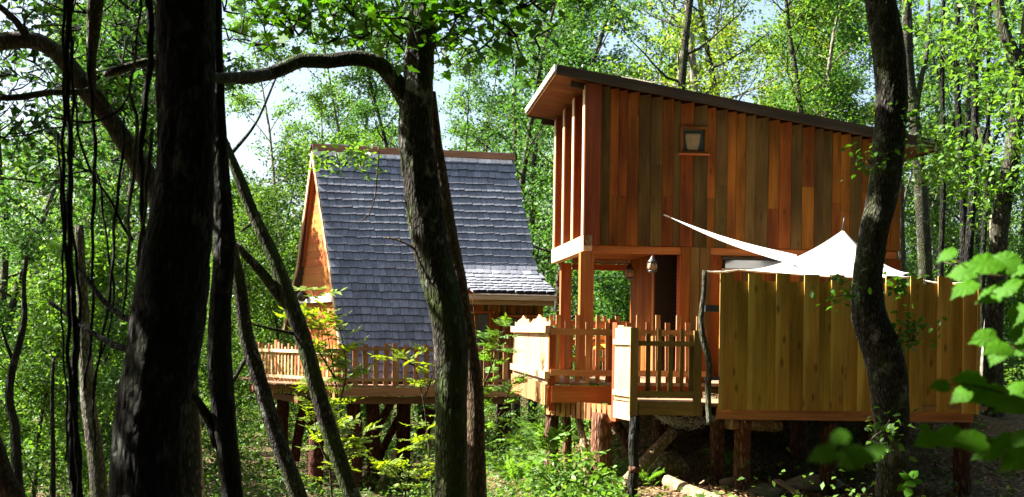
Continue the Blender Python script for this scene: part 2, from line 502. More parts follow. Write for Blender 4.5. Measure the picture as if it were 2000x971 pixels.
# ------------------------------------------------------------------ the pent-roofed cabin (right)
prng = random.Random(7)
R = Frame(P(1165, 736, 20.0), rad(6))
UP = Vector((0, 0, 1))
def cabin():
    T = thing('plank_cabin', R.o, 'tall cabin on stilts clad in red and olive upright planks under a slanted single roof', 'cabin')
    u, v, pt = R.u, R.v, R.pt
    DEPTH = 3.55
    a_end, _ = R.ac(1759, 400, 0)
    _, c_low = R.ac(1200, 479, 0)
    # roof plane from two points of its front edge
    bf = -0.13
    aL, cL = R.ac(1087, 127, bf)
    aR, cR = R.ac(1836, 276, bf)
    slope = (cR - cL) / (aR - aL)
    top = lambda a: cL + slope * (a - aL)
    TH = 0.15
    under = lambda a: top(a) - TH
    # upper front planks: pixel columns of their joints
    cols = [(1168, 'o'), (1190, 'r'), (1207, 'r'), (1224, 'r'), (1247, 'o'), (1270, 'o'), (1293, 'r'), (1315, 'o'), (1328, 'r'), (1354, 'o'), (1381, 'r'),
            (1397, 'o'), (1420, 'r'), (1437, 'r'), (1455, 'o'), (1475, 'o'), (1500, 'r'), (1521, 'r'), (1545, 'o'), (1566, 'r'), (1590, 'o'), (1608, 'o'), (1625, 'r'),
            (1641, 'r'), (1660, 'o'), (1683, 'r'), (1706, 'o'), (1722, 'r'), (1741, 'r'), (1759, None)]
    _, w_hi = R.ac(1354, 248, 0)
    _, w_lo = R.ac(1354, 301, 0)
    for (x0, k), (x1, _) in zip(cols[:-1], cols[1:]):
        a0, _ = R.ac(x0, 350, 0); a1, _ = R.ac(x1, 350, 0)
        am, w = (a0 + a1) / 2, a1 - a0 - 0.006
        out = prng.uniform(-0.004, 0.006)
        lo = c_low + prng.uniform(-0.006, 0.006)
        hi = under(am) - 0.012
        mat = M['red'] if k == 'r' else M['olive']
        spans = [(lo, hi)]
        if 1327 < x0 < 1380:
            spans = [(lo, w_lo), (w_hi, hi)]
        elif prng.random() < 0.55:
            j = lo + (hi - lo) * prng.uniform(0.3, 0.55)
            spans = [(lo, j - 0.002), (j + 0.002, hi)]
        for i, (s0, s1) in enumerate(spans):
            last = abs(s1 - hi) < 1e-6
            cut = slope * w / 2 if last else 0
            m2 = mat
            bar('plank', pt(am, -out, s0), pt(am, -out, s1), w, 0.028, m2, T, -R.nu, cut=(-cut, cut))
    nl = MB()
    for (x0, k), (x1, _) in zip(cols[:-1], cols[1:]):
        for f in (.05, .36, .64, .93):
            a0, _ = R.ac(x0, 350, 0); a1, _ = R.ac(x1, 350, 0)
            if 1327 < x0 < 1380 and f == .62: continue
            cc = c_low + f * (under((a0 + a1) / 2) - .05 - c_low)
            for t in (.22, .78):
                nl.box(pt(a0 + (a1 - a0) * t, -.017, cc + prng.uniform(-.012, .012)), (.008, .006, .008))
    nl.build('nails', M['metal'], T)['kind'] = 'stuff'
    # backing walls and floor slab of the upper storey
    A0, A1 = 0.0, a_end - 0.02
    for (b0, b1) in ((0.03, 0.10), (DEPTH - 0.08, DEPTH)):
        b = MB()
        q = [pt(A0, b0, c_low + .02), pt(A1, b0, c_low + .02), pt(A1, b0, under(A1) - .02), pt(A0, b0, under(A0) - .02)]
        q2 = [pt(A0, b1, c_low + .02), pt(A1, b1, c_low + .02), pt(A1, b1, under(A1) - .02), pt(A0, b1, under(A0) - .02)]
        base = len(b.v); b.v += q + q2
        b.f += [tuple(base + i for i in f) for f in BOXF]
        b.build('wall_core', M['dark'], T)
    # side wall on the left: boards, with deep fins standing proud
    nb = 22
    for i in range(nb):
        b0 = 0.12 + (DEPTH - 0.14) * i / nb
        b1 = 0.12 + (DEPTH - 0.14) * (i + 1) / nb - 0.006
        bar('plank', pt(0.03, (b0 + b1) / 2, c_low), pt(0.03, (b0 + b1) / 2, under(0) - 0.02), b1 - b0, 0.03, M['red'], T, -u)
    a_fin0, _ = R.ac(1142, 350, -0.06)
    for i in range(4):
        b0 = 0.05 + i * 1.09
        am = (a_fin0 + 0.012) / 2
        w = 0.012 - a_fin0
        if i:
            w *= 0.62
        bar('fin_post', pt(a_fin0 + w / 2, b0, c_low - 0.02), pt(a_fin0 + w / 2, b0, under(a_fin0) - 0.03), w, 0.22, M['finwood'], T, -R.nu)
        bar('sunlit_edge_strip', pt(a_fin0 - .007, b0 + .01, c_low + 0.02), pt(a_fin0 - .007, b0 + .01, under(a_fin0) - 0.05), 0.19, 0.012, M['pale'], T, -u)  # pale strip paints the sunlit left edge of the fin
    # side beam under the fins, and right end wall boards
    for (bb0, bb1) in ((-0.06, DEPTH + 0.05),):
        cc = c_low + 0.02
        bar('sill_beam', pt(a_fin0 + 0.06, bb0, cc), pt(a_fin0 + 0.06, bb1, cc), 0.25, 0.14, M['pale'], T, -u)
    for i in range(20):
        b0 = 0.05 + (DEPTH - 0.1) * i / 20; b1 = b0 + (DEPTH - 0.1) / 20 - 0.006
        bar('plank', pt(a_end - 0.03, (b0 + b1) / 2, 0.0), pt(a_end - 0.03, (b0 + b1) / 2, under(a_end) - 0.03), b1 - b0, 0.03, M['red' if i % 3 else 'olive'], T, u)
    # window
    aw0, _ = R.ac(1328, 270, 0); aw1, _ = R.ac(1381, 270, 0)
    f = thing_part = MB()
    cw = (w_lo + w_hi) / 2
    fr = bar('window', pt((aw0 + aw1) / 2, 0.02, w_lo + .002), pt((aw0 + aw1) / 2, 0.02, w_hi - .002), aw1 - aw0 - .004, 0.016, M['dark'], T, -R.nu)
    def sub(name, p0, p1, w, t, mat, par, out):
        o = bar(name, p0, p1, w, t, mat, T, out)
        m = o.matrix_basis.copy()
        o.parent = par
        o.matrix_basis = par.matrix_basis.inverted() @ m
        return o
    am = (aw0 + aw1) / 2
    for aa in (aw0 + 0.02, aw1 - 0.02):
        sub('frame', pt(aa, -0.012, w_lo), pt(aa, -0.012, w_hi), 0.04, 0.075, M['red'], fr, -R.nu)
    for cc in (w_lo + 0.02, w_hi - 0.02):
        sub('frame', pt(aw0 + .041, -0.012, cc), pt(aw1 - .041, -0.012, cc), 0.04, 0.07, M['red'], fr, -R.nu)
    sub('sill', pt(aw0 - .03, -0.045, w_lo - 0.012), pt(aw1 + .03, -0.045, w_lo - 0.012), 0.022, 0.09, M['post'], fr, -R.nu)
    sub('pane', pt(am, 0.006, w_lo + .04), pt(am, 0.006, w_hi - .04), aw1 - aw0 - .085, 0.006, M['glass'], fr, -R.nu)
    # pale vase-shaped shade in the window
    z = np.linspace(0, 0.27, 9)
    pr = [0.085, 0.092, 0.10, 0.108, 0.115, 0.12, 0.125, 0.128, 0.13]
    q = MB(); c0 = pt(am - 0.005, 0.10, 0)
    q.tube([c0 + Vector((0, -0.11, w_lo + .05 + k)) for k in z], pr, 14)
    for i_, vv in enumerate(q.v):    # squashed against the pane
        dv = (vv - c0).dot(v)
        q.v[i_] = vv - v * (dv + 0.108) + v * ((dv + 0.108) * 0.12 - 0.0)
    sh = q.build('shade', M['blind'], T, True)
    sh.parent = fr
    sh.matrix_basis = fr.matrix_basis.inverted()
    # roof
    bb = DEPTH + 0.25
    r = MB()
    def rslab(a0, a1, b0, b1, t0, t1):
        q = [pt(a0, b0, top(a0) - t1), pt(a1, b0, top(a1) - t1), pt(a1, b1, top(a1) - t1), pt(a0, b1, top(a0) - t1),
             pt(a0, b0, top(a0) - t0), pt(a1, b0, top(a1) - t0), pt(a1, b1, top(a1) - t0), pt(a0, b1, top(a0) - t0)]
        base = len(r.v); r.v += q
        r.f += [tuple(base + i for i in f) for f in BOXF]
    rslab(aL + .02, aR - .02, bf + .03, bb - .03, 0.005, 0.10)
    roof = r.build('roof', M['roofdark'], T)
    def rsub(*a):
        return sub(*a)
    nrm = (UP - u * slope).normalized()
    hh = 0.155
    rsub('fascia', pt(aL, bf, top(aL) - hh / 2 + .01), pt(aR, bf, top(aR) - hh / 2 + .01), hh, 0.03, M['fascia'], roof, -R.nu)
    rsub('fascia', pt(aL, bb, top(aL) - hh / 2 + .01), pt(aR, bb, top(aR) - hh / 2 + .01), hh, 0.03, M['fascia'], roof, R.nu)
    rsub('fascia', pt(aL - .016, bf - .015, top(aL) - .036), pt(aL - .016, bb + .015, top(aL) - .036), 0.085, 0.03, M['sunlit_wood'], roof, -u)
    rsub('fascia', pt(aR + .016, bf - .015, top(aR) - hh / 2 + .012), pt(aR + .016, bb + .015, top(aR) - hh / 2 + .012), hh, 0.03, M['fascia'], roof, u)
    n = 27
    for i in range(n):
        b0 = bf + .02 + (bb - bf - .04) * i / n; b1 = bf + .02 + (bb - bf - .04) * (i + 1) / n - .006
        bm = (b0 + b1) / 2
        rsub('soffit_board', pt(aL + .005, bm, top(aL) - 0.113), pt(aR - .005, bm, top(aR) - 0.113), b1 - b0, 0.018, M['soffit'], roof, -nrm)
    # rafters showing under the left eave
    for bm in (0.0, DEPTH):
        bar('rafter', pt(aL + .25, bm + .06, under(aL + .25) - .055), pt(0.0, bm + .06, under(0) - .055), 0.10, 0.07, M['fascia'], T, -R.nu)
    # lower storey: beam, porch posts, ceiling, lower walls
    bar('front_beam', pt(a_fin0 + .14, 0.075, c_low - 0.065), pt(a_end - .05, 0.075, c_low - 0.065), 0.115, 0.12, M['post'], T, -R.nu)
    nc = 16
    for i in range(nc):
        b0 = 0.16 + (DEPTH - 0.3) * i / nc; b1 = b0 + (DEPTH - 0.3) / nc - 0.006
        bar('ceiling_board', pt(0.0, (b0 + b1) / 2, c_low - 0.03), pt(1.4, (b0 + b1) / 2, c_low - 0.03), b1 - b0, 0.02, M['red'], T, -UP)
    apL, _ = R.ac(1133, 600, -0.1); apR, _ = R.ac(1159, 600, -0.1)
    bar('post', pt((apL + apR) / 2, 0.0, 0.0), pt((apL + apR) / 2, 0.0, c_low - .11), apR - apL, 0.2, M['post'], T, -R.nu)
    a_, _ = R.ac(1103, 600, DEPTH - .1)
    bar('post', pt(a_, DEPTH - .15, 0.0), pt(a_, DEPTH - .15, c_low - .11), 0.19, 0.19, M['post'], T, -R.nu)
    a_room, _ = R.ac(1283, 600, 0.5)
    bar('post', pt(a_room, 0.5, 0.0), pt(a_room, 0.5, c_low - .045), 0.15, 0.16, M['post'], T, -R.nu)
    a0r, _ = R.ac(1118, 508, DEPTH - .1); a1r, c1r = R.ac(1262, 508, DEPTH - .1)
    bar('header_beam', pt(a0r, DEPTH - .1, c1r), pt(a1r + 1.0, DEPTH - .1, c1r), 0.17, 0.10, M['pale'], T, -R.nu)
    bar('header_beam', pt(a0r, DEPTH - .13, c1r - .15), pt(a1r + 1.0, DEPTH - .13, c1r - .15), 0.11, 0.10, M['post'], T, -R.nu)
    # lower front planks
    lows = [(1327, 'r'), (1344, 'o'), (1362, 'o'), (1384, 'r'), (1407, 'o'), (1428, 'r'), (1448, 'o'), (1470, 'r'), (1492, 'r'), (1515, 'o'), (1538, 'r'), (1560, 'o'), (1583, 'r'),
            (1606, 'r'), (1630, 'o'), (1655, 'r'), (1680, 'r'), (1705, 'o'), (1732, 'r'), (1757, None)]
    for (x0, k), (x1, _) in zip(lows[:-1], lows[1:]):
        a0, _ = R.ac(x0, 600, 0.08); a1, _ = R.ac(x1, 600, 0.08)
        o = prng.uniform(-.003, .003)
        hi_ = c_low - 0.008 if x0 < 1384 else c_low - .13
        yb = 0.0 if x0 < 1384 else 0.06
        bar('plank', pt((a0 + a1) / 2, yb + o, 0.0), pt((a0 + a1) / 2, yb + o, hi_), a1 - a0 - .006, 0.028, M['red' if k == 'r' else 'olive'], T, -R.nu)
    a0w, _ = R.ac(1329, 600, 0.1)
    for (aa0, aa1, b0, b1) in ((a0w, a_end - .06, 0.14, 0.2), (a0w - .0, a_end - .06, DEPTH - .2, DEPTH - .14)):
        b = MB()
        base = len(b.v)
        b.v += [pt(aa0, b0, 0), pt(aa1, b0, 0), pt(aa1, b1, 0), pt(aa0, b1, 0), pt(aa0, b0, c_low - .13), pt(aa1, b0, c_low - .13), pt(aa1, b1, c_low - .13), pt(aa0, b1, c_low - .13)]
        b.f += [tuple(base + i for i in f) for f in BOXF]
        b.build('lower_wall_core', M['dark'], T)
    # doorway: dark opening in the room's left wall with a jamb and a shutter-like louvred leaf
    a_d, _ = R.ac(1297, 600, 0.62)
    for i in range(14):
        b0 = 0.62 + (DEPTH - 0.8) * i / 14; b1 = b0 + (DEPTH - .8) / 14 - .006
        bar('plank', pt(a_d, (b0 + b1) / 2, 0), pt(a_d, (b0 + b1) / 2, c_low - .045), b1 - b0, 0.028, M['red'], T, -u)
    dr = bar('door', pt(a0w - .10, 0.40, 0.0), pt(a0w - .10, 0.40, c_low - .12), 0.5, 0.045, M['dark'], T, -R.nu)
    for i in range(16):
        sub('louvre', pt(a0w - .04, 0.37, .75 + i * .06), pt(a0w + .02, 0.37, .75 + i * .06), 0.03, 0.02, M['metal'], dr, -R.nu)
    bar('door_frame', pt(a0w - .005, 0.12, 0.0), pt(a0w - .005, 0.12, c_low - .13), 0.06, 0.24, M['post'], T, -R.nu)
    # window strip of the lower front wall, high up behind the sail
    aw0, cw = R.ac(1412, 516, 0.05); aw1, _ = R.ac(1532, 516, 0.05)
    wb = bar('window', pt(aw0, 0.035, cw), pt(aw1, 0.035, cw), 0.20, 0.02, M['dark'], T, -R.nu)
    sub('pane', pt(aw0 + .03, 0.022, cw), pt(aw1 - .03, 0.022, cw), 0.13, 0.006, M['glass'], wb, -R.nu)
    sub('frame', pt(aw0 - .03, 0.01, cw + .09), pt(aw1 + .03, 0.01, cw + .09), 0.035, 0.05, M['fascia'], wb, -R.nu)
    sub('frame', pt(aw0 - .03, 0.01, cw - .09), pt(aw1 + .03, 0.01, cw - .09), 0.035, 0.05, M['pale'], wb, -R.nu)
    return T, c_low
CABIN, C_LOW = cabin()

# ------------------------------------------------------------------ deck of the plank cabin
ZD = R.o.z                        # deck level
ZL = ZD - 0.20                    # the landing one step down
YF = 17.7                         # front edge of the deck
def ground_pt(p):
    return Vector((p.x, p.y, gz(p.x, p.y) - 0.15))
def log(name, p0, p1, r0, r1, mat, parent, sides=12, seed=1, bend=0.03):
    rng = random.Random(seed)
    p0, p1 = Vector(p0), Vector(p1)
    n = 14
    L = (p1 - p0).length
    off = Vector((rng.uniform(-1, 1), rng.uniform(-1, 1), 0)) * bend * L
    pts = [p0.lerp(p1, i / (n - 1)) + off * math.sin(math.pi * i / (n - 1)) for i in range(n)]
    rr = [r0 + (r1 - r0) * i / (n - 1) for i in range(n)]
    return MB().tube(pts, rr, sides, rng, 0.09, True, 0.05).build(name, mat, parent, True)
def deckY(px, py, z):
    d = ray(px, py)
    return CAM + d * ((z - CZ) / d.z)
NEAR_L = P(1075, 742, YF); NEAR_L.z = ZD
FAR_L = P(1006, 742, 22.0); FAR_L.z = ZD
NEAR_R = P(1372, 742, YF + 0.25); NEAR_R.z = ZD
def deck():
    T = thing('timber_deck', (NEAR_L.x, NEAR_L.y, ZD), 'raised red timber deck on bark covered stilts in front of the plank cabin', 'deck')
    # floor boards run from front to back; each one is a board of its own
    n = 34
    for i in range(n):
        f0, f1 = i / n, (i + 1) / n
        x0 = -0.25 + (R.ac(1760, 600, 0)[0] + 0.35 - 0) * f0
        x1 = -0.25 + (R.ac(1760, 600, 0)[0] + 0.35) * f1 - 0.006
        xm = (x0 + x1) / 2
        if R.pt(xm, -2.2, 0).x < NEAR_L.x:
            bfront = -1.9
        bf = -2.36 if xm < 1.9 else -3.3
        p0 = R.pt(xm, bf + prng.uniform(-.012, .012), -0.02); p1 = R.pt(xm, 3.7, -0.02)
        bar('floor_board', p0, p1, x1 - x0, 0.04, M['deckfloor'], T, UP)
    # the wedge of deck on the left side, boards along the left run
    d = (FAR_L - NEAR_L)
    for i in range(6):
        o = Vector((0.03 + 0.15 * i, 0, -0.022))
        L = 1.0 if i < 5 else 0.95
        if i < 4:
            bar('floor_board', NEAR_L + o + d * 0.002, NEAR_L + o + d * 0.995, 0.145, 0.03, M['deckfloor'], T, UP)
    # fascia boards
    f0 = NEAR_L + Vector((0.02, -0.03, -0.165)); f1 = P(1196, 742, YF - 0.02); f1 = Vector((f1.x, f1.y - .01, ZD - 0.165))
    bar('fascia_board', f0, f1, 0.24, 0.04, M['post'], T)
    f2 = Vector((NEAR_R.x, NEAR_R.y + .02, ZD - .165))
    bar('fascia_board', f1 + Vector((.02, .03, 0)), f2, 0.24, 0.04, M['post'], T)
    # skirt of short upright boards below the left edge and, set back, below the front edge
    n = 30
    dl = d.length
    dn = d.normalized()
    side = Vector((-dn.y, dn.x, 0))
    for i in range(n):
        p = NEAR_L + d * ((i + 0.5) / n) + side * 0.06
        h = prng.uniform(-.01, .01)
        bar('skirt_board', p + Vector((0, 0, -0.33 + h)), p + Vector((0, 0, -0.035)), dl / n * 0.68, 0.022, M['rail'], T, side)
    bar('rim_beam', NEAR_L + side * 0.02 + Vector((0, 0, -.2)), FAR_L + side * .02 + Vector((0, 0, -.2)), 0.24, 0.05, M['post'], T, side)
    n = 13
    q0 = P(1066, 795, YF + 0.25); q1 = P(1196, 812, YF - 0.35)
    for i in range(n):
        p = q0.lerp(q1, (i + .5) / n)
        bar('skirt_board', p + Vector((0, 0, -0.10)), p + Vector((0, 0, 0.13)), (q1 - q0).length / n * 0.7, 0.02, M['rail'], T, Vector((-0.6, -0.8, 0)))
    bar('rim_beam', q0 + Vector((0.03, 0.06, 0.03)), q1 + Vector((0.03, 0.06, 0.03)), 0.2, 0.05, M['post'], T)
    # landing behind the gate, one step lower
    yl = 16.45
    g0 = P(1238, 742, yl); g1 = P(1925, 742, yl + .1)
    for i in range(8):
        y = yl + 0.03 + i * 0.15
        bar('floor_board', Vector((g0.x - .02, y + .07, ZL - .02)), Vector((g1.x, y + .07, ZL - .02)), 0.144, 0.04, M['deckfloor'], T, UP)
    bar('rim_beam', Vector((P(1400, 742, 16.5).x, 16.5, ZL - 0.13)), Vector((P(1900, 742, 16.6).x, 16.6, ZL - .13)), 0.15, 0.06, M['beam'], T)
    # joists and stilts
    for k, xm in enumerate((0.4, 1.6, 2.9, 4.2, 5.4)):
        bar('joist', R.pt(xm, -2.3, -.14), R.pt(xm, 3.6, -.14), 0.2, 0.08, M['darklogw'] if 'darklogw' in M else M['beam'], T, UP)
    def stilt(px, ytop, ybot, w, Y, mat, tilt=0, seed=1):
        a = P(px, ytop, Y); b_ = P(px + tilt, ybot, Y)
        b_.z = min(b_.z, gz(b_.x, b_.y) - .1)
        log('stilt', b_, a, px_m(w, Y) / 2 * 1.05, px_m(w, Y) / 2, mat, T, seed=seed)
    stilt(1176, 806, 990, 40, 17.5, M['log'], 0, 3)
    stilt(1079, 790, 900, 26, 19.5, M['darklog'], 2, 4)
    stilt(1106, 800, 900, 17, 19.0, M['log'], 3, 5)
    stilt(1398, 815, 930, 27, 18.0, M['log'], 2, 6)
    stilt(1451, 822, 955, 32, 17.0, M['log'], -2, 7)
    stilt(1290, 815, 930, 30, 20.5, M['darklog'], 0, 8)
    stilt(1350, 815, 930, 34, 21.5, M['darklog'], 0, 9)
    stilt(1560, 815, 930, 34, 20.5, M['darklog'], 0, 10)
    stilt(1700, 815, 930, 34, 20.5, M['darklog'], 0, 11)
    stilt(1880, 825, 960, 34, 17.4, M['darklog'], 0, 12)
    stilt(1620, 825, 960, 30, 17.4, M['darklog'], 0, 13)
    # slanting braces
    log('brace', P(1152, 980, 17.2), P(1128, 808, 17.9), 0.055, 0.05, M['pale_log'], T, seed=15, bend=.02)
    log('brace', P(1192, 978, 16.9), P(1314, 844, 17.9), 0.09, 0.08, M['pale_log'], T, seed=16, bend=.02)
    log('brace', P(1235, 880, 19.8), P(1196, 815, 19.8), 0.09, 0.08, M['darklog'], T, seed=17)
    log('cross_log', P(1425, 826, 16.9), P(1520, 832, 17.6), 0.09, 0.085, M['pale_log'], T, seed=18)
    return T
DECK = deck()

# ------------------------------------------------------------------ railings, gate, fence
def railing(name, label, p0, p1, heights, mats, rail_c, w, t, parent_group=None, post=(), out=None, rail_w=0.08, rail_t=0.045, drop=0.0, rail_side=1, n=None, post_w=0.09, rail_mat=None, post_mat=None):
    """pickets from p0 to p1 (at floor level): heights cycles over the pickets"""
    d = p1 - p0
    dn = d.normalized()
    if out is None:
        out = Vector((dn.y, -dn.x, 0))
    T = thing(name, tuple(p0), label, 'railing', parent_group)
    n = n or len(heights)
    for i in range(n):
        p = p0.lerp(p1, (i + .5) / n)
        h = heights[i % len(heights)] + prng.uniform(-.012, .012)
        tl = prng.uniform(-.012, .012)
        bar('picket', p + Vector((0, 0, drop)), p + dn * tl + Vector((0, 0, h)), w * prng.uniform(.93, 1.05), t, mats[i % len(mats)], T, out)
    for c in rail_c:
        o = out * rail_side * (t / 2 + rail_t / 2 + .001)
        bar('rail', p0 + o + dn * -.03 + Vector((0, 0, c)), p1 + o + dn * .03 + Vector((0, 0, c)), rail_w, rail_t, rail_mat or mats[0], T, out)
    for f, h, lo in post:
        p = p0.lerp(p1, f)
        bar('post', p + Vector((0, 0, lo)) - out * .02, p + Vector((0, 0, h)) - out * .02, post_w, post_w, post_mat or mats[0], T, out)
    return T
def rails():
    zr = lambda py, Y: P(1100, py, Y).z - ZD
    tall, short = zr(614, YF), zr(628, YF)
    g = 'railings around the plank cabin deck'
    A = NEAR_L + Vector((0.02, 0.02, 0)); B = NEAR_R.copy()
    n = 15
    railing('deck_railing', 'red picket railing with alternating tall and short pickets before the plank cabin porch', A, B, [tall, short], [M['rail']],
            (zr(648, YF), zr(728, YF)), px_m(9, YF), 0.035, g, [(0.0, zr(640, YF), -.4), (0.395, zr(622, YF), -.62), (1.0, zr(640, YF), -.1)], n=n, rail_w=px_m(12, YF), post_mat=M['post'])
    # left run: boards set nearly edge to edge, tops rising and falling
    d = FAR_L - NEAR_L
    n = 46
    hs = [zr(621 + 6 * math.sin(i * .30 + 1.2) + 2.0 * math.sin(i * .9), YF) for i in range(n)]
    out = Vector((-d.y, d.x, 0)).normalized()
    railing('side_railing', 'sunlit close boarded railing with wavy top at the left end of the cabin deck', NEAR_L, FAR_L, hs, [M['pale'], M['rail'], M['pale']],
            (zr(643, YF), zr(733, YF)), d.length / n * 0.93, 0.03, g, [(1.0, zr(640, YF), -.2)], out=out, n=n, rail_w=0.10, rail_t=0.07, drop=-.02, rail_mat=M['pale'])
    # back run seen through the porch
    a0 = R.pt(-0.3, 3.6, 0); a1 = R.pt(1.2, 3.6, 0)
    railing('back_railing', 'shaded picket railing along the rear of the plank cabin porch', a0, a1, [1.0, .9], [M['rail']], (.2, .52, .86), 0.06, .035, g, n=12)
    # return run beside the gate
    c0 = P(1205, 742, 17.15); c1 = P(1240, 742, 16.5)
    c0.z = c1.z = ZL
    z2 = lambda py, Y: P(1220, py, Y).z - ZL
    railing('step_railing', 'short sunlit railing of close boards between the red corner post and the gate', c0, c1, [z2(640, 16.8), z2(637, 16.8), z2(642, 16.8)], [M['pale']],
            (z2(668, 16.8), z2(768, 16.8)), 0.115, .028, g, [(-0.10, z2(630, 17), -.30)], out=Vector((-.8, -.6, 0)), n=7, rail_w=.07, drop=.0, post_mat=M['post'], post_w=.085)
    bar_p = Vector((c0.x, c0.y, ZL))
    # beam under the return run
    bar('rim_beam', c0 + Vector((-.02, -.02, -.13)), c1 + Vector((-.03, .0, -.13)), 0.22, 0.06, M['pale'], DECK, Vector((-.8, -.6, 0)))
    # gate
    Y = 16.4
    G = thing('garden_gate', tuple(P(1300, 800, Y)), 'shaded greenish brown picket gate with square posts at the front of the plank cabin deck', 'gate')
    def up(name, px, y0, y1, w, t, mat, dy=0.0):
        a = P(px, y0, Y); b_ = P(px, y1, Y)
        return bar(name, Vector((a.x, Y + dy, b_.z)), Vector((a.x, Y + dy, a.z)), px_m(w, Y), t, mat, G)
    up('post', 1239, 640, 812, 15, 0.10, M['gate'])
    up('post', 1363, 646, 812, 15, 0.10, M['gate'])
    for i, px in enumerate((1267, 1289, 1311, 1333, 1351)):
        y0 = (652, 642, 654, 643, 655)[i]
        up('picket', px, y0, 778, 9 - (i % 2) * 1.5, 0.03, M['gate'], 0.02)
    for (y, h) in ((671, 10), (769, 11)):
        a = P(1247, y - 0.3, Y); b_ = P(1356, y + 1, Y)
        bar('rail', Vector((a.x, Y - .02, a.z)), Vector((b_.x, Y - .02, b_.z)), px_m(h, Y), 0.045, M['gate'], G)
    a = P(1247, 797, Y); b_ = P(1371, 799, Y)
    bar('threshold_beam', Vector((a.x, Y - .01, a.z)), Vector((b_.x, Y - .01, b_.z)), px_m(26, Y), 0.07, M['gate'], G)
    # dark square leg below the gate post
    a = P(1239, 812, Y); b_ = P(1236, 985, Y)
    L = thing('support_post', (b_.x, Y, b_.z), 'slim dark mossy post standing under the left gate post', 'post')
    rr = px_m(10, Y)
    pts = [Vector((a.x + (b_.x - a.x) * k / 7 + .01 * math.sin(k * 2), Y, a.z - 0.005 + (min(b_.z, gz(b_.x, Y) - .1) - a.z) * k / 7)) for k in range(8)]
    MB().tube(pts, [rr * (1 + .05 * math.sin(k * 1.7)) for k in range(8)], 10, random.Random(3), .08).build('pole', M['bark_black'], L, True)
    MB().tube([pts[4] + Vector((0, 0, .03)), pts[4] - Vector((0, 0, .05))], [rr * 1.12] * 2, 10).build('collar', M['darklog'], L, True)
rails()
def fence():
    Y = 16.4
    o = P(1406, 803, Y)
    T = thing('privacy_fence', tuple(o), 'tall shaded fence of upright planks with notched castle top under the white sails', 'fence')
    edges = [1406.5, 1434, 1462, 1489, 1516.5, 1543, 1571, 1601, 1624, 1650, 1677, 1704, 1730, 1754, 1778, 1803, 1832, 1860, 1882, 1911]
    hi, lo = 533.5, 548.5
    for i in range(len(edges) - 1):
        x0, x1 = edges[i], edges[i + 1]
        y0 = (hi if i % 2 == 0 else lo) + (x0 - 1406) * 0.0158 + prng.uniform(-.8, .8)
        y1 = 800 + (x0 - 1406) * 0.012
        last = i == len(edges) - 2
        if last:
            y0, y1 = 555, 808
        yy = Y + (0.0 if i % 2 == 0 else 0.0285) - (0.03 if last else 0) + prng.uniform(-.003, .003) + (x0 - 1406) * .0002
        a = P((x0 + x1) / 2, y0, yy); b_ = P((x0 + x1) / 2, y1, yy)
        bar('plank', Vector((a.x, yy, b_.z)), Vector((a.x, yy, a.z)), px_m(x1 - x0, Y) - 0.003 + (.0 if i % 2 == 0 else .03), 0.028, M['fence'], T)
    for y in (600, 660, 770):
        a = P(1408, y, Y + .1); b_ = P(1905, y + 6, Y + .2)
        bar('rail', Vector((a.x, Y + .085, a.z)), Vector((b_.x, Y + .185, a.z)), 0.09, 0.05, M['beam'], T)
    for px in (1410, 1560, 1730, 1900):
        a = P(px, 560, Y + .2)
        bar('post', Vector((a.x + .06, Y + .26, ZL - .1)), Vector((a.x + .06, Y + .26, a.z)), .09, .09, M['beam'], T)
    # the fence's lit return on the right
    a = P(1911, 560, Y); b_ = P(1916, 560, Y + 1.2)
    for i in range(7):
        y = Y + .1 + i * .17
        bar('plank', Vector((a.x + .02, y, o.z)), Vector((a.x + .02, y, P(1900, 550 if i % 2 else 563, Y).z)), .165, .028, M['fence'], T, Vector((1, 0, 0)))
fence()
def crooked_post():
    Y = 16.2
    rows = [(1386, 830, 10), (1384, 800, 10), (1383, 760, 10), (1385, 720, 10.5), (1381, 690, 11), (1373, 660, 10.5), (1369, 630, 9.5), (1371, 600, 9), (1375, 570, 8.5), (1376, 528, 8)]
    pts = spline([(*P(x, y, Y), px_m(w, Y) / 2 * 1.15) for x, y, w in rows], .06)
    T = thing('crooked_post', tuple(pts[0][:3]), 'thin crooked branch used as a post left of the notched fence', 'post')
    MB().tube([p[:3] for p in pts], pts[:, 3], 10, random.Random(5), .12).build('stem', M['bark_grey'], T, True)
    for y in (602, 740):
        a = P(1378, y, Y); b_ = P(1408, y + .5, Y)
        bar('bracket', a + Vector((0, .07, 0)), Vector((b_.x, a.y + .16, b_.z)), px_m(13 if y == 602 else 7, Y), .03, M['metal'], T)
crooked_post()

# ------------------------------------------------------------------ sails, ropes, lanterns
def sailmat():
    m, nt, bs, out = new_mat('white_sailcloth')
    v, _, _ = coords(nt, (1.2, 1.2, 1.2))
    n = N(nt, 'ShaderNodeTexNoise', Scale=2.0, Detail=5.0)
    nt.links.new(v, n.inputs['Vector'])
    c = ramp(nt, n.outputs['Fac'], [(0.35, (0.70, 0.69, 0.66)), (0.65, (0.80, 0.80, 0.78))])
    nt.links.new(c, bs.inputs['Base Color'])
    bs.inputs['Roughness'].default_value = 0.75
    tr = nt.nodes.new('ShaderNodeBsdfTranslucent')
    tr.inputs['Color'].default_value = (0.75, 0.74, 0.70, 1)
    mx = nt.nodes.new('ShaderNodeMixShader')
    mx.inputs[0].default_value = 0.25
    nt.links.new(bs.outputs[0], mx.inputs[1]); nt.links.new(tr.outputs[0], mx.inputs[2])
    nt.links.new(mx.outputs[0], out.inputs['Surface'])
    bp = N(nt, 'ShaderNodeBump', Strength=0.3, Distance=0.03)
    nt.links.new(n.outputs['Fac'], bp.inputs['Height'])
    nt.links.new(bp.outputs['Normal'], bs.inputs['Normal'])
    return m
M['sail'] = sailmat()
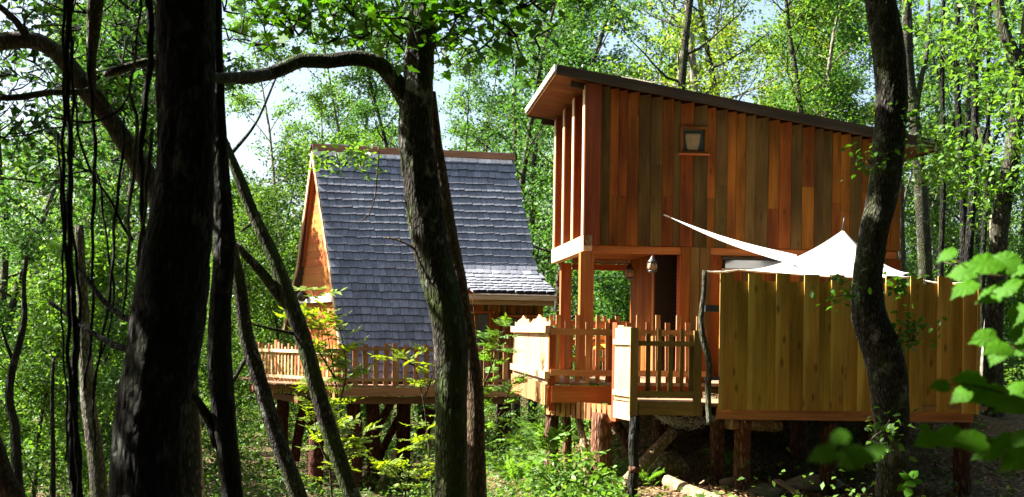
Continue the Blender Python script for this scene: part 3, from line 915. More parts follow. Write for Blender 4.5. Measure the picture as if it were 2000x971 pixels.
def grid_mesh(rows, th=0.004):
    m = MB()
    nr, nc = len(rows), len(rows[0])
    for r in rows:
        m.v += [Vector(p) for p in r]
    for r in rows:
        m.v += [Vector(p) - Vector((0, 0, th)) for p in r]
    o = nr * nc
    for i in range(nr - 1):
        for j in range(nc - 1):
            a, b, c, d = i * nc + j, i * nc + j + 1, (i + 1) * nc + j + 1, (i + 1) * nc + j
            m.f += [(a, b, c, d), (o + d, o + c, o + b, o + a)]
    return m
def sails():
    # peaked tent sail: four corners stretched out, centre pushed up by a pole
    apex = P(1646, 449, 18.3)
    cl = P(1442, 527, 16.9); cr = P(1782, 541, 16.9); bl = P(1560, 500, 19.6); br = P(1775, 505, 19.5)
    bl.z = br.z = cl.z + .12
    T = thing('tent_sail', tuple(apex), 'white tent shaped sail peaked on a pole above the notched fence', 'sail')
    rows = []
    cs = [cl, cr, br, bl]
    K = 14
    ring = []
    for e in range(4):
        for k in range(10):
            t = k / 10
            p = cs[e].lerp(cs[(e + 1) % 4], t)
            mid = (cl + cr + br + bl) / 4
            p = p.lerp(mid, 0.30 * math.sin(math.pi * t) * 0.55)       # scalloped edges
            p.z = cs[e].z * (1 - t) + cs[(e + 1) % 4].z * t - 0.03 * math.sin(math.pi * t)
            ring.append(p)
    for i in range(K + 1):
        s = i / K
        rows.append([Vector((apex.x + (p.x - apex.x) * s, apex.y + (p.y - apex.y) * s, p.z + (apex.z - p.z) * (1 - s) ** 1.75)) for p in ring + ring[:1]])
    grid_mesh(rows).build('cloth', M['sail'], T, True)
    MB().tube([p - Vector((0, 0, .002)) for p in ring + ring[:1]], [.009] * (len(ring) + 1), 6, cap=False).build('hem', M['rope'], T, True)
    MB().tube([apex - Vector((0, 0, .06)), apex + Vector((0.012, 0, .11)), P(1649, 424, 18.3)], [.022, .012, .006], 8).build('finial', M['metal'], T, True)
    low = Vector((apex.x, apex.y, ZD))
    MB().tube([low, apex - Vector((0, 0, .02))], [.03, .025], 10).build('pole', M['pale'], T, True)
    # long triangular sail running down from the wall
    hi = P(1308, 424, 19.75)
    e0 = P(1556, 498, 18.0); e1 = P(1640, 530, 17.2)
    T2 = thing('triangle_sail', tuple(hi), 'narrow white sail stretched from a high corner on the planks down to the tent sail', 'sail')
    rows = []
    for i in range(15):
        s = i / 14
        up_ = hi.lerp(e0, s) + Vector((0, 0, -0.05 * math.sin(math.pi * s)))
        dn_ = hi.lerp(P(1552, 517, 17.4), s) + Vector((0, 0, -0.06 * math.sin(math.pi * s) - .0))
        rows.append([up_.lerp(dn_, k / 5) + Vector((0, 0, -.03 * math.sin(math.pi * k / 5) * s)) for k in range(6)])
    grid_mesh(rows).build('cloth', M['sail'], T2, True)
    MB().tube([hi, P(1302, 422, 19.85), P(1297, 420, 19.93)], [.010, .012, .012], 6).build('fixing', M['rope'], T2, True)
    # ropes
    def rope(name, label, a, b, sag, r=.008):
        rng = random.Random(2)
        pts = [a.lerp(b, k / 9) - Vector((0, 0, sag * math.sin(math.pi * k / 9))) for k in range(10)]
        o = MB().tube(pts, [r * (1.5 if k in (3, 4, 6) else 1) for k in range(10)], 6).build(name, M['rope'], None, True, origin=a)
        o['label'] = label; o['category'] = 'rope'
    rope('guy_rope', 'short pale rope tying the tent sail to the crooked post', P(1376, 530, 16.3), cl, .02, .010)
    rope('guy_rope', 'pale rope at the right corner of the tent sail above the notched fence', cr, P(1888, 551, 16.75), .05)
sails()
def lantern(px, y0, y1, Y, label, chain_top):
    c = P(px, (y0 + y1) / 2, Y)
    h = px_m(y1 - y0, Y); r = h * .30
    T = thing('hanging_lantern', (c.x, c.y, c.z), label, 'lantern', 'lanterns hanging in the porch')
    z0 = c.z - h / 2
    ringp = lambda z, r_: [Vector((c.x, c.y, z))] and None
    MB().tube([Vector((c.x, c.y, z0 + h * f)) for f in (0, .06, .14)], [r * .5, r * .9, r * .8], 12).build('base', M['metal'], T, True)
    MB().tube([Vector((c.x, c.y, z0 + h * f)) for f in (.14, .3, .5, .62)], [r * .72, r * .95, r * .85, r * .6], 12).build('glass', M['blind'], T, True)
    MB().tube([Vector((c.x, c.y, z0 + h * f)) for f in (.62, .66, .78, .9, 1.0)], [r * .95, r * .9, r * .55, r * .3, r * .12], 12).build('cap', M['metal'], T, True)
    cg = MB()
    for k in range(6):
        a = k * math.pi / 3
        q = [Vector((c.x + math.cos(a) * rr, c.y + math.sin(a) * rr, z0 + h * f)) for f, rr in ((.1, r * .9), (.3, r * 1.02), (.5, r * .93), (.64, r * .75))]
        cg.tube(q, [.004] * 4, 4)
    cg.build('cage', M['metal'], T)
    MB().tube([Vector((c.x, c.y, z0 + h)), Vector((c.x, c.y, chain_top))], [.005, .005], 5).build('chain', M['metal'], T)
lantern(1229, 514, 546, 20.5, 'brass hanging lantern further left and lower under the porch ceiling', R.o.z + C_LOW - .05)
lantern(1274, 499, 533, 19.7, 'larger hanging lantern with caged glass beside the porch doorway', R.o.z + C_LOW - .1)
def wall_lamp(name, label, c, r, mat, out):
    T = thing(name, tuple(c), label, 'lamp')
    MB().tube([c - out * .0, c + out * .10], [r * .5, r * .5], 10).build('arm', mat, T, True)
    q = c + out * .14
    MB().tube([q + Vector((0, 0, dz * r)) for dz in (-1, -.85, -.4, 0, .45, .85, 1)], [r * .3, r * .6, r * .92, r, r * .9, r * .55, r * .2], 14).build('shade', mat, T, True)

# small chair with a yellow cushion on the porch
def chair():
    o = R.pt(0.38, 1.3, 0)
    T = thing('deck_chair', tuple(o), 'wooden chair with yellow cushion half hidden behind the deck pickets', 'chair')
    pt = lambda a, b, c: o + R.u * a + R.v * b + Vector((0, 0, c))
    for a in (-.24, .24):
        bar('leg', pt(a, -.22, 0), pt(a, -.25, .42), .045, .045, M['rail'], T)
        bar('leg', pt(a, .2, 0), pt(a, .34, .85), .045, .045, M['rail'], T)
        bar('armrest', pt(a, -.28, .58), pt(a, .28, .6), .06, .03, M['rail'], T, UP)
    for k in range(5):
        bar('seat_slat', pt(-.22, -.2 + k * .1, .41), pt(.22, -.2 + k * .1, .41), .085, .02, M['rail'], T, UP)
    for k in range(4):
        bar('back_slat', pt(-.22, .24 + .03 * k, .5 + k * .1), pt(.22, .24 + .03 * k, .5 + k * .1), .07, .02, M['rail'], T)
    m = MB()
    rows = []
    for i in range(7):
        rows.append([pt(-.2 + .4 * i / 6, -.2 + .4 * j / 6, .44 + .06 * (math.sin(math.pi * i / 6) * math.sin(math.pi * j / 6)) ** .4) for j in range(7)])
    grid_mesh(rows, .03).build('cushion', M['yellow'], T, True)
chair()
# crumpled wire netting hanging below the gate
def netting():
    Y = 17.2
    rng = random.Random(4)
    o = P(1340, 815, Y)
    T = thing('wire_netting', tuple(o), 'crumpled roll of wire netting hanging below the deck behind the gate', 'netting')
    m = MB()
    for k in range(12):
        t = k / 11
        a = P(1275 + 30 * t + rng.uniform(-8, 8), 813 + rng.uniform(-2, 2), Y + .35 * t); b = P(1400 - 10 * t + rng.uniform(-6, 6), 813 + rng.uniform(-2, 4), Y + .35 * t)
        sag = (.03 + .09 * math.sin(math.pi * t)) * rng.uniform(.6, 1.5)
        q = [a.lerp(b, j / 24) - Vector((0, 0, sag * math.sin(math.pi * j / 24) ** .7)) + Vector((rng.gauss(0, .014), rng.gauss(0, .014), rng.gauss(0, .014))) for j in range(25)]
        m.tube(q, [.0035] * 25, 4, cap=False)
    for k in range(34):
        t = (k + .5) / 34
        sg = math.sin(math.pi * t) ** .7
        q = []
        for j in range(10):
            s = j / 9
            p = P(1278 + 118 * t + 10 * s, 814, Y + .35 * s) - Vector((0, 0, (.03 + .10 * math.sin(math.pi * s)) * sg)) + Vector((rng.gauss(0, .022), rng.gauss(0, .02), rng.gauss(0, .022)))
            q.append(p)
        m.tube(q, [.003] * 10, 4, cap=False)
    m.build('mesh', M['wire'], T)
netting()

# ------------------------------------------------------------------ the A-frame cabin
A = Frame(P(676, 750, 30.0), rad(14), rad(26))
A_H = 0.0
def aframe():
    T = thing('a_frame_cabin', tuple(A.o), 'steep roofed cabin with silver wooden shingles and orange gable standing behind the mossy tree', 'cabin')
    pt = A.pt
    BR = 2.4                                     # ridge stands this far behind the front foot of the roof
    _, H = A.ac(612, 291, BR)
    # profile of the front slope: (b, c) by distance s down from the ridge
    def b_of_c(c):                                # left zone: almost straight to the deck
        f = max(0.0, min(1.0, c / H))
        return BR * f - 0.10 * math.sin(math.pi * f)
    aL0, _ = A.ac(612, 291, BR)
    # right edge measured at several rows
    def edge(px, py, flare=False):
        b = 1.2
        for _ in range(12):
            a, c = A.ac(px, py, b)
            b = prof_b(c)
        return a, c
    C_FL = A.ac(1040, 520, 1.15)[1]               # the flare starts here
    C_EA = A.ac(1088, 577, -0.25)[1]              # height of the flared eave
    B_FL = b_of_c(C_FL)
    B_EA = B_FL - 1.35
    def prof_b(c):
        if c >= C_FL:
            return b_of_c(c)
        f = min(1.0, (C_FL - c) / (C_FL - C_EA))  # 0 at start of flare, 1 at the eave
        return B_FL - 0.27 * f - (1.35 - .27) * f ** 2.0
    # sampled profiles by arc length
    def sample(fn, c0, c1, n=240):
        cs = np.linspace(c0, c1, n)
        bs = np.array([fn(c) for c in cs])
        ss = np.concatenate([[0], np.cumsum(np.hypot(np.diff(cs), np.diff(bs)))])
        return ss, bs, cs
    SL = sample(b_of_c, H, -0.02)
    SR = sample(prof_b, H, C_EA)
    def at(S, s):
        return float(np.interp(s, S[0], S[1])), float(np.interp(s, S[0], S[2]))
    redge = [edge(px, py) for px, py in ((1000, 297), (1018, 400), (1030, 458), (1040, 508), (1051, 541), (1069, 561), (1089, 577))]
    rc = np.array([c for a, c in redge][::-1]); ra = np.array([a for a, c in redge][::-1])
    aR = lambda c: float(np.interp(c, rc, ra))
    a_split = A.ac(903, 600, 0.6)[0]
    ledge = lambda c: -0.06 + (aL0 + 0.06) * c / H if False else aL0 * max(0, c) / H
    # under-roof sheets
    def sheet(S, aw0, aw1, name, mat, back=False):
        m = MB()
        rows, th = [], 0.05
        for s in np.linspace(0, S[0][-1], 30):
            b, c = at(S, s)
            b2, c2 = at(S, min(s + .02, S[0][-1])); b1, c1 = at(S, max(s - .02, 0))
            nb, nc = -(c1 - c2), (b1 - b2)
            ln = math.hypot(nb, nc) or 1
            rows.append((b, c, nb / ln, nc / ln))
        o = len(m.v)
        for b, c, nb, nc in rows:
            for a in (aw0(c), aw1(c)):
                m.v.append(pt(a, b - nb * .012, c - nc * .012))
        for b, c, nb, nc in rows:
            for a in (aw0(c), aw1(c)):
                m.v.append(pt(a, b - nb * th, c - nc * th))
        k = len(rows) * 2
        for i in range(len(rows) - 1):
            p = i * 2
            m.f += [(p, p + 1, p + 3, p + 2), (k + p + 2, k + p + 3, k + p + 1, k + p), (p, p + 2, k + p + 2, k + p), (p + 1, k + p + 1, k + p + 3, p + 3)]
        return m.build(name, mat, T)
    roofL = sheet(SL, lambda c: ledge(c) + .02, lambda c: a_split, 'roof', M['roofdark'])
    roofR = sheet(SR, lambda c: a_split + .002, lambda c: aR(c) - .02, 'roof', M['roofdark'])
    # shingles
    rng = random.Random(11)
    EXP, LEN = 0.205, 0.40
    widths = (0.145, 0.175, 0.205, 0.24)
    proto = {}
    for w in widths:
        h, t0, t1 = LEN, 0.006, 0.055
        a = w / 2 - .003
        vs = [(-a, 0, 0), (a, 0, 0), (a, t1, 0), (-a, t1, 0), (-a * .98, 0, h), (a * .98, 0, h), (a * .98, t0, h), (-a * .98, t0, h)]
        me = proto[w] = mesh_py('shingle', vs, BOXF, M['shingle'])
        me.materials.append(M['shaded_endgrain'])
        me.polygons[0].material_index = 1
    pieces = []
    for S, zone in ((SL, 0), (SR, 1)):
        total = S[0][-1]
        s = total
        row = 0
        srows = []
        if zone == 0:
            s_ = EXP * 1.2
            while s_ < total + 0.02:
                srows.append(s_); s_ += EXP
        else:
            s_ = EXP * 1.2
            sfl = float(np.interp(-C_FL, -S[2], S[0]))
            while s_ < total + 0.03:
                srows.append(s_); s_ += EXP if s_ < sfl - .1 else 0.185
        for s_ in srows:
            b, c = at(S, min(s_, total)); b1, c1 = at(S, max(s_ - .3, 0))
            a0 = ledge(c) - .03 if zone == 0 else a_split
            a1 = a_split if zone == 0 else aR(c) + .02
            a = a0 - rng.uniform(0, .1) if zone else a0
            zz = (pt(0, b1, c1) - pt(0, b, c))
            while a < a1 - .05:
                w = rng.choice(widths)
                if a + w > a1 + .03 and zone:
                    w = widths[0]
                am = a + w / 2
                base = pt(am, b, c)
                z = zz.normalized()
                x = A.u
                y = z.cross(x).normalized()
                if y.y > 0:
                    y = -y
                x = y.cross(z).normalized()
                drop = rng.uniform(-.014, .014)
                tilt = rng.uniform(-.022, .028)
                rt = rng.uniform(-.012, .012)
                yy = (y + z * (.045 + tilt) * -1).normalized()
                zc = (z + y * (-.02 + tilt * .5) + x * rt).normalized()
                xx = yy.cross(zc).normalized(); yy = zc.cross(xx)
                Mx = Matrix((xx, yy, zc)).transposed().to_4x4()
                Mx.translation = base - z * drop + y * .012
                pieces.append((Mx, w))
                a += w + .002
    # the 300 that stand nearest the camera are parts of their own, the others one part
    pieces.sort(key=lambda q: (q[0].translation - CAM).length)
    for Mx, w in pieces[:300]:
        place('shingle', proto[w], T, Mx)
    m = MB()
    for Mx, w in pieces[300:]:
        base = len(m.v)
        m.v += [Mx @ v.co for v in proto[w].vertices]
        m.f += [tuple(base + i for i in f) for f in BOXF]
    st = m.build('shingle_courses', M['shingle_join'], T)
    st.data.materials.append(M['shaded_endgrain'])
    mi = np.zeros(len(st.data.polygons), dtype=np.int32); mi[::6] = 1
    st.data.polygons.foreach_set('material_index', mi)
    st['kind'] = 'stuff'
    # ridge board
    aRr = aR(H)
    bar('ridge_board', pt(aL0 - .05, BR - .09, H + .03), pt(aRr + .05, BR - .09, H + .03), 0.19, 0.03, M['darkwood'], T, (-A.nu * .9 + UP * .4).normalized())
    bar('ridge_board', pt(aL0 - .05, BR + .09, H + .03), pt(aRr + .05, BR + .09, H + .03), 0.19, 0.03, M['darkwood'], T, (A.nu * .9 + UP * .4).normalized())
    # back slope, with its own flare
    m = MB()
    prof = [(BR + .02, H), (BR + 1.4, H * .52), (BR + 1.9, H * .38), (BR + 2.9, H * .22)]
    for a_fn in (lambda c: ledge(c) - .03, lambda c: aR(max(c, C_FL))):
        for b, c in prof:
            m.v.append(pt(a_fn(c), b, c))
        for b, c in prof:
            m.v.append(pt(a_fn(c), b - .05, c - .06))
    k = len(prof)
    for i in range(k - 1):
        m.f += [(i, i + 1, 2 * k + i + 1, 2 * k + i), (k + i + 1, k + i, 3 * k + i, 3 * k + i + 1), (i + 1, i, k + i, k + i + 1)]
    m.build('roof', M['roofdark'], T)
    # barge boards on the gable
    def barge(bc0, bc1, off, mat, w=.16):
        (b0, c0), (b1, c1) = bc0, bc1
        bar('barge_board', pt(ledge(c0) + off, b0, c0), pt(ledge(c1) + off, b1, c1), w, .035, mat, T, -A.nv)
    for c0, c1 in ((H - .02, H * .5), (H * .5, 0.02)):
        barge((b_of_c(c0) + .05, c0 - .08), (b_of_c(c1) + .05, c1 - .08 if c1 > .1 else c1), -.02, M['pale'], .12)
    barge((BR + .0, H - .08), (BR + 1.38, H * .52 - .08), -.02, M['pale'], .13)
    barge((BR + 1.38, H * .52 - .08), (BR + 2.8, H * .22 - .08), -.02, M['pale'], .13)
    # gable wall of horizontal orange boards, set back under the overhang
    c = 0.02
    k = 0
    while c < H * .93:
        h = .19
        cm = c + h / 2
        f = cm / H
        b0 = b_of_c(cm) + .09
        b1 = min(BR + (H - cm) / H * 2.85, BR + 2.2) - .08
        if b1 - b0 > .06:
            a = ledge(cm) + .15
            bar('board', pt(a, b0, cm), pt(a, b1, cm), h - .003, .03, M['orange'], T, -A.nv)
        c += h
    # soffit of the front slope's overhang and of the back slope's overhang
    for side in (0, 1):
        for i in range(1):
            lo_, hi_ = .02, H * .95
            bb = lambda c: b_of_c(c) + .075 if side == 0 else BR + (H - c) / H * 2.85 - .10
            o = .06 + i * .105
            bar('soffit_board', pt(ledge(lo_) + o, bb(max(lo_, H * .5 if side else lo_)), H * .5 if side else lo_), pt(ledge(hi_) + o, bb(hi_), hi_), .10, .02, M['orange'], T, A.nu if side == 0 else -A.nu)
    # tie beam across the gable
    ct = A.bc(610, 588, 0)[1]
    b0t = A.bc(646, 583, 0)[0]; b1t = A.bc(574, 588, 0)[0]
    a_t = ledge(ct) + .05
    bar('tie_beam', pt(a_t, b_of_c(ct) + .1, ct + .03), pt(a_t, min(b1t, BR + 1.75), ct + .03), .15, .10, M['sunlit_wood'], T, -A.nv)
    # eave beam and dark entrance wall under the flare
    a0 = a_split - .3
    a1 = aR(C_EA) - .02
    bar('eave_board', pt(a0, B_EA + .04, C_EA - .07), pt(a1, B_EA + .04, C_EA - .07), .13, .04, M['pale'], T)
    bar('eave_beam', pt(a0, B_EA + .14, C_EA - .19), pt(a1, B_EA + .14, C_EA - .19), .13, .10, M['beam'], T)
    bw = B_EA + 0.7
    aw = a_split + .05
    n = 14
    for i in range(n):
        x0 = aw + (a1 - aw) * i / n; x1 = aw + (a1 - aw) * (i + 1) / n - .006
        bar('plank', pt((x0 + x1) / 2, bw, 0), pt((x0 + x1) / 2, bw, C_EA + .15), x1 - x0, .03, M['red'] if i % 3 else M['olive'], T)
    bar('soffit_board', pt(a0, B_EA + .45, C_EA - .03), pt(a1, B_EA + .45, C_EA - .03), .5, .02, M['orange'], T, -UP)
    def opening(px0, px1, py0, py1, name):
        x0, c1 = A.ac(px0, py0, bw - .02); x1, c0 = A.ac(px1, py1, bw - .02)
        c0 = max(c0, .03)
        d = bar(name, pt((x0 + x1) / 2, bw - .022, c0), pt((x0 + x1) / 2, bw - .022, c1), x1 - x0, .012, M['dark'], T)
        for (p, q) in (((x0 - .03, c0), (x0 - .03, c1)), ((x1 + .03, c0), (x1 + .03, c1)), ((x0 - .06, c1 + .03), (x1 + .06, c1 + .03))):
            o = bar('frame', pt(p[0], bw - .03, p[1]), pt(q[0], bw - .03, q[1]), .06, .045, M['post'], T)
            mm = o.matrix_basis.copy(); o.parent = d; o.matrix_basis = d.matrix_basis.inverted() @ mm
        o = bar('pane', pt((x0 + x1) / 2, bw - .031, c0 + .02), pt((x0 + x1) / 2, bw - .031, c1 - .02), x1 - x0 - .03, .004, M['glass'], T)
        mm = o.matrix_basis.copy(); o.parent = d; o.matrix_basis = d.matrix_basis.inverted() @ mm
    opening(920, 952, 612, 745, 'door')
    opening(986, 1012, 620, 648, 'window')
    opening(1020, 1052, 620, 648, 'window')
    a, c = A.ac(972, 628, bw - .03)
    wall_lamp('wall_lantern', 'small pale wall lantern beside the dark door under the shingled eave', pt(a, bw - .03, c), .10, M['wire'], -A.nu)
    q = A.bc(601, 577, ledge(ct))
    wall_lamp('gable_lamp', 'round black lamp mounted on the white tie beam of the orange gable', pt(a_t - .06, q[0], ct + .12), .13, M['black'], -A.nv)
    return T, H, BR
M['shingle_join'] = M['shingle'].copy()
_nt = M['shingle_join'].node_tree
_g = _nt.nodes.new('ShaderNodeNewGeometry')
for _l in list(_nt.links):
    if _l.from_node.type == 'OBJECT_INFO':
        _to = _l.to_socket
        _nt.links.remove(_l)
        _nt.links.new(_g.outputs['Random Per Island'], _to)
AF, AH, ABR = aframe()

def aframe_deck():
    ZA = A.o.z
    pt = A.pt
    T = thing('timber_deck', tuple(A.o), 'long timber platform on dark log stilts carrying the shingled cabin', 'deck')
    y0 = A.ac(662, 751, -.55)[0]
    yR = A.ac(1016, 760, -.55)[0]
    bfr = -.55
    # floor boards along the front edge, then a fascia and lower beam
    for i in range(12):
        b = bfr + .06 + i * .145
        bar('floor_board', pt(y0 - (.2 * i if i < 6 else 1.2), b, -.02), pt(yR + .3, b, -.02), .14, .035, M['deckfloor'], T, UP)
    for i in range(12, 34):
        b = bfr + .06 + i * .145
        bar('floor_board', pt(y0 - 1.2, b, -.02), pt(yR + .3, b, -.02), .14, .035, M['deckfloor'], T, UP)
    bar('fascia_board', pt(y0 - .03, bfr - .03, -.155), pt(yR, bfr - .03, -.155), .21, .04, M['beam'], T)
    bar('lower_beam', pt(y0 + .1, bfr + .12, -.36), pt(yR, bfr + .12, -.36), .16, .12, M['darkwood'], T)
    # left, gable side platform edge
    c0 = pt(y0 - .03, bfr, 0)
    c1 = P(497, 742, 32.0); c1.z = ZA
    d = c1 - c0
    out = Vector((-d.y, d.x, 0)).normalized() * (1 if d.x > 0 else 1)
    if out.y > 0: out = -out
    for i in range(9):
        o = -out * (.07 + .145 * i) + Vector((0, 0, -.024))
        bar('floor_board', c0 + o + d * (.02 * i), c1 + o, .14, .03, M['deckfloor'], T, UP)
    bar('fascia_board', c0 + Vector((0, 0, -.12)), c1 + Vector((0, 0, -.12)), .13, .04, M['sunlit_wood'] if False else M['rail'], T, out)
    n = 18
    for i in range(n):
        p = c0.lerp(c1, (i + .5) / n) + out * .03
        bar('skirt_board', p + Vector((0, 0, -.36)), p + Vector((0, 0, -.05)), .085, .02, M['rail'], T, out)
    bar('lower_beam', c0 + Vector((-.9, .25, -.37)), c1 + Vector((.3, .1, -.37)), .15, .12, M['darkwood'], T, out)
    bar('lower_beam', c1 + Vector((-.1, .1, -.22)), c1 + Vector((.5, 2.5, -.22)), .2, .1, M['darkwood'], T, Vector((-1, 0, 0)))
    def stilt(px, yt, yb, w, Y, tilt=0, seed=1, mat=None):
        a = P(px, yt, Y); b_ = P(px + tilt, yb, Y)
        if tilt == 0:
            b_.z = gz(b_.x, b_.y) - .2
        log('stilt' if tilt == 0 else 'brace', b_, a, px_m(w, Y) / 2 * 1.05, px_m(w, Y) / 2, mat or M['redlog'], T, seed=seed)
    stilt(553, 776, 940, 24, 32.0, 0, 21)
    stilt(614, 776, 940, 28, 31.2, 0, 22)
    stilt(690, 782, 925, 27, 30.6, 0, 23)
    stilt(728, 780, 925, 25, 31.5, 0, 24)
    stilt(789, 782, 930, 27, 32.3, 0, 25)
    stilt(905, 782, 930, 27, 31.5, 0, 26)
    stilt(985, 782, 930, 27, 31.8, 0, 27)
    stilt(598, 780, 900, 18, 32.2, -22, 28)
    stilt(700, 835, 905, 15, 32.6, -50, 29)
    stilt(768, 782, 915, 15, 31.8, -78, 30)
    stilt(795, 790, 935, 15, 32.6, -70, 31)
    stilt(840, 800, 850, 24, 32.4, -14, 33)
    stilt(776, 880, 960, 9, 30.5, -40, 32, M['pale_log'])
    # railings
    g = 'railings around the shingled cabin platform'
    zr = lambda py, Y: P(750, py, Y).z - ZA
    Yf = pt(y0, bfr, 0).y
    n = 20
    p0 = pt(y0 + .02, bfr + .02, 0)
    p1 = pt(yR, bfr + .02, 0)
    L = (p1 - p0).length
    n = int(L / .235)
    hs = [.93, .90, .95, .91, .96, .90]
    railing('front_railing', 'orange picket railing on the long side of the shingled cabin platform', p0, p1, hs, [M['beam'], M['rail'], M['beam']], (.83, .12), .125, .03, g,
            [(0.295, .98, -.28), (.62, .98, -.28), (0.0, .95, -.2)], n=n, rail_w=.075, rail_side=1, post_mat=M['rail'])
    q0 = c0 + out * .02; q1 = c1 + out * .02
    railing('gable_railing', 'sunlit railing of slim pickets in front of the orange gable', q0, q1, [.86, .92, .84, .9, .95, .88], [M['pale'], M['rail']], (.74, .12), .055, .026, g,
            [(.72, 1.0, -.3), (1.0, .95, -.3)], out=out, n=24, rail_w=.07, post_mat=M['rail'])
M['redlog'] = bark('reddish_bark_log', (0.07, 0.022, 0.014), (0.16, 0.06, 0.04), scale=0.9, bump=0.7, stretch=0.25)
aframe_deck()

# ------------------------------------------------------------------ logs, rocks, plank on the slope
def rock(name, label, c, sz, seed, mat):
    rng = np.random.default_rng(seed)
    import bmesh
    bm = bmesh.new()
    bmesh.ops.create_icosphere(bm, subdivisions=3, radius=1)
    ph = rng.uniform(0, 6.28, 9)
    for v_ in bm.verts:
        x, y, z = v_.co
        k = 1 + .16 * math.sin(2.3 * x + ph[0]) * math.sin(2.1 * y + ph[1]) + .10 * math.sin(4.3 * z + ph[2] + 3 * x) + .06 * math.sin(7 * y + ph[3]) * math.cos(6 * x + ph[4])
        v_.co = Vector((x * sz[0], y * sz[1], z * sz[2])) * k
    me = bpy.data.meshes.new(name)
    bm.to_mesh(me); bm.free()
    me.materials.append(mat)
    me.polygons.foreach_set('use_smooth', [True] * len(me.polygons))
    o = bpy.data.objects.new(name, me)
    o.location = c
    link(o, None, label, 'rock')
M['rock'] = plain('pale_limestone', (0.20, 0.16, 0.115), 0.95, noise=0.6, nscale=5)
M['mossrock'] = bark('mossy_stone', (0.16, 0.12, 0.07), (0.36, 0.28, 0.18), moss=0.8, lichen=0.2, scale=.5, bump=.7, moss_col=(0.10, 0.12, 0.02), stretch=1)
def on_ground(px, Y, dz=0.0):
    p = P(px, 900, Y)
    return Vector((p.x, p.y, gz(p.x, p.y) + dz))
def slope_things():
    def lg(name, label, a, b, ra, rb, mat, seed):
        T = thing(name, tuple(a), label, 'log')
        log('trunk', a, b, ra, rb, mat, T, seed=seed, bend=.06)
    lg('fallen_log', 'pale peeled log lying on the slope below the wire netting', P(1304, 940, 16.9), P(1412, 988, 15.5), .085, .11, M['pale_log'], 41)
    lg('fallen_log', 'short pale log end half buried beside the peeled log', P(1335, 972, 16.4), P(1440, 962, 16.9), .085, .07, M['pale_log'], 42)
    lg('fallen_branch', 'thin sunlit branch lying among the stones under the fence', P(1350, 985, 16.2), P(1392, 930, 17.6), .03, .02, M['pale_log'], 43)
    rock('boulder', 'mossy boulder with dry roots beside the slim dark post', P(1298, 915, 18.0), (.30, .28, .22), 3, M['mossrock'])
    rock('boulder', 'flat pale stone lying at the foot of the mossy boulder', P(1285, 965, 17.2), (.30, .3, .10), 4, M['mossrock'])
    rock('boulder', 'pale sunlit stone right of the bark stilt below the fence', P(1490, 962, 17.0), (.30, .25, .10), 5, M['rock'])
    rock('boulder', 'small stone in sun patch between the two fallen logs', P(1430, 945, 17.6), (.16, .14, .09), 6, M['rock'])
    rock('boulder', 'brown earthy stone in the dark under the notched fence', P(1590, 945, 18.2), (.38, .3, .13), 7, M['rock'])
    a = P(1518, 938, 17.4); b = P(1562, 968, 16.6)
    T = thing('loose_board', tuple(a), 'short sawn board lying slanted on the dark slope under the fence', 'board')
    bar('board', a, b, .09, .03, M['pale'], T, UP)
slope_things()
#@@FOREST@@
# ------------------------------------------------------------------ leaves
RHOMB = [(0, -.5), (.27, .0), (0, .5), (-.27, .0)]
OVATE = [(0, -.5), (.22, -.25), (.26, .06), (0, .55), (-.26, .06), (-.22, -.25)]
MAPLE = [(0, -.45), (.16, -.33), (.44, -.36), (.34, -.10), (.56, .10), (.27, .13), (.22, .30), (0, .60), (-.22, .30), (-.27, .13), (-.56, .10), (-.34, -.10), (-.44, -.36), (-.16, -.33)]
def nrmz(a):
    return a / (np.linalg.norm(a, axis=-1, keepdims=True) + 1e-9)
def leaf_verts(C, L, rng, outline=RHOMB, up=0.9, fold=0.25, T=None):
    n = len(C)
    Nn = rng.normal(size=(n, 3)); Nn[:, 2] += up * 1.6
    Nn = nrmz(Nn)
    if T is None:
        T = rng.normal(size=(n, 3)); T[:, 2] -= 0.35
    T = nrmz(T - Nn * (T * Nn).sum(1, keepdims=True))
    B = np.cross(T, Nn)
    L = np.broadcast_to(np.asarray(L, float), (n,)) * rng.uniform(.7, 1.25, n)
    O = np.array(outline)
    x = O[None, :, 0] * L[:, None]; y = O[None, :, 1] * L[:, None]
    z = fold * np.abs(x) - 0.18 * y * y / L[:, None]
    return C[:, None, :] + B[:, None, :] * x[..., None] + T[:, None, :] * y[..., None] + Nn[:, None, :] * z[..., None]
def clumps(C, k, sig, rng, flat=0.6):
    C = np.repeat(np.asarray(C, float), k, axis=0)
    s = np.array([sig, sig, sig * flat])
    return C + rng.normal(size=C.shape) * s
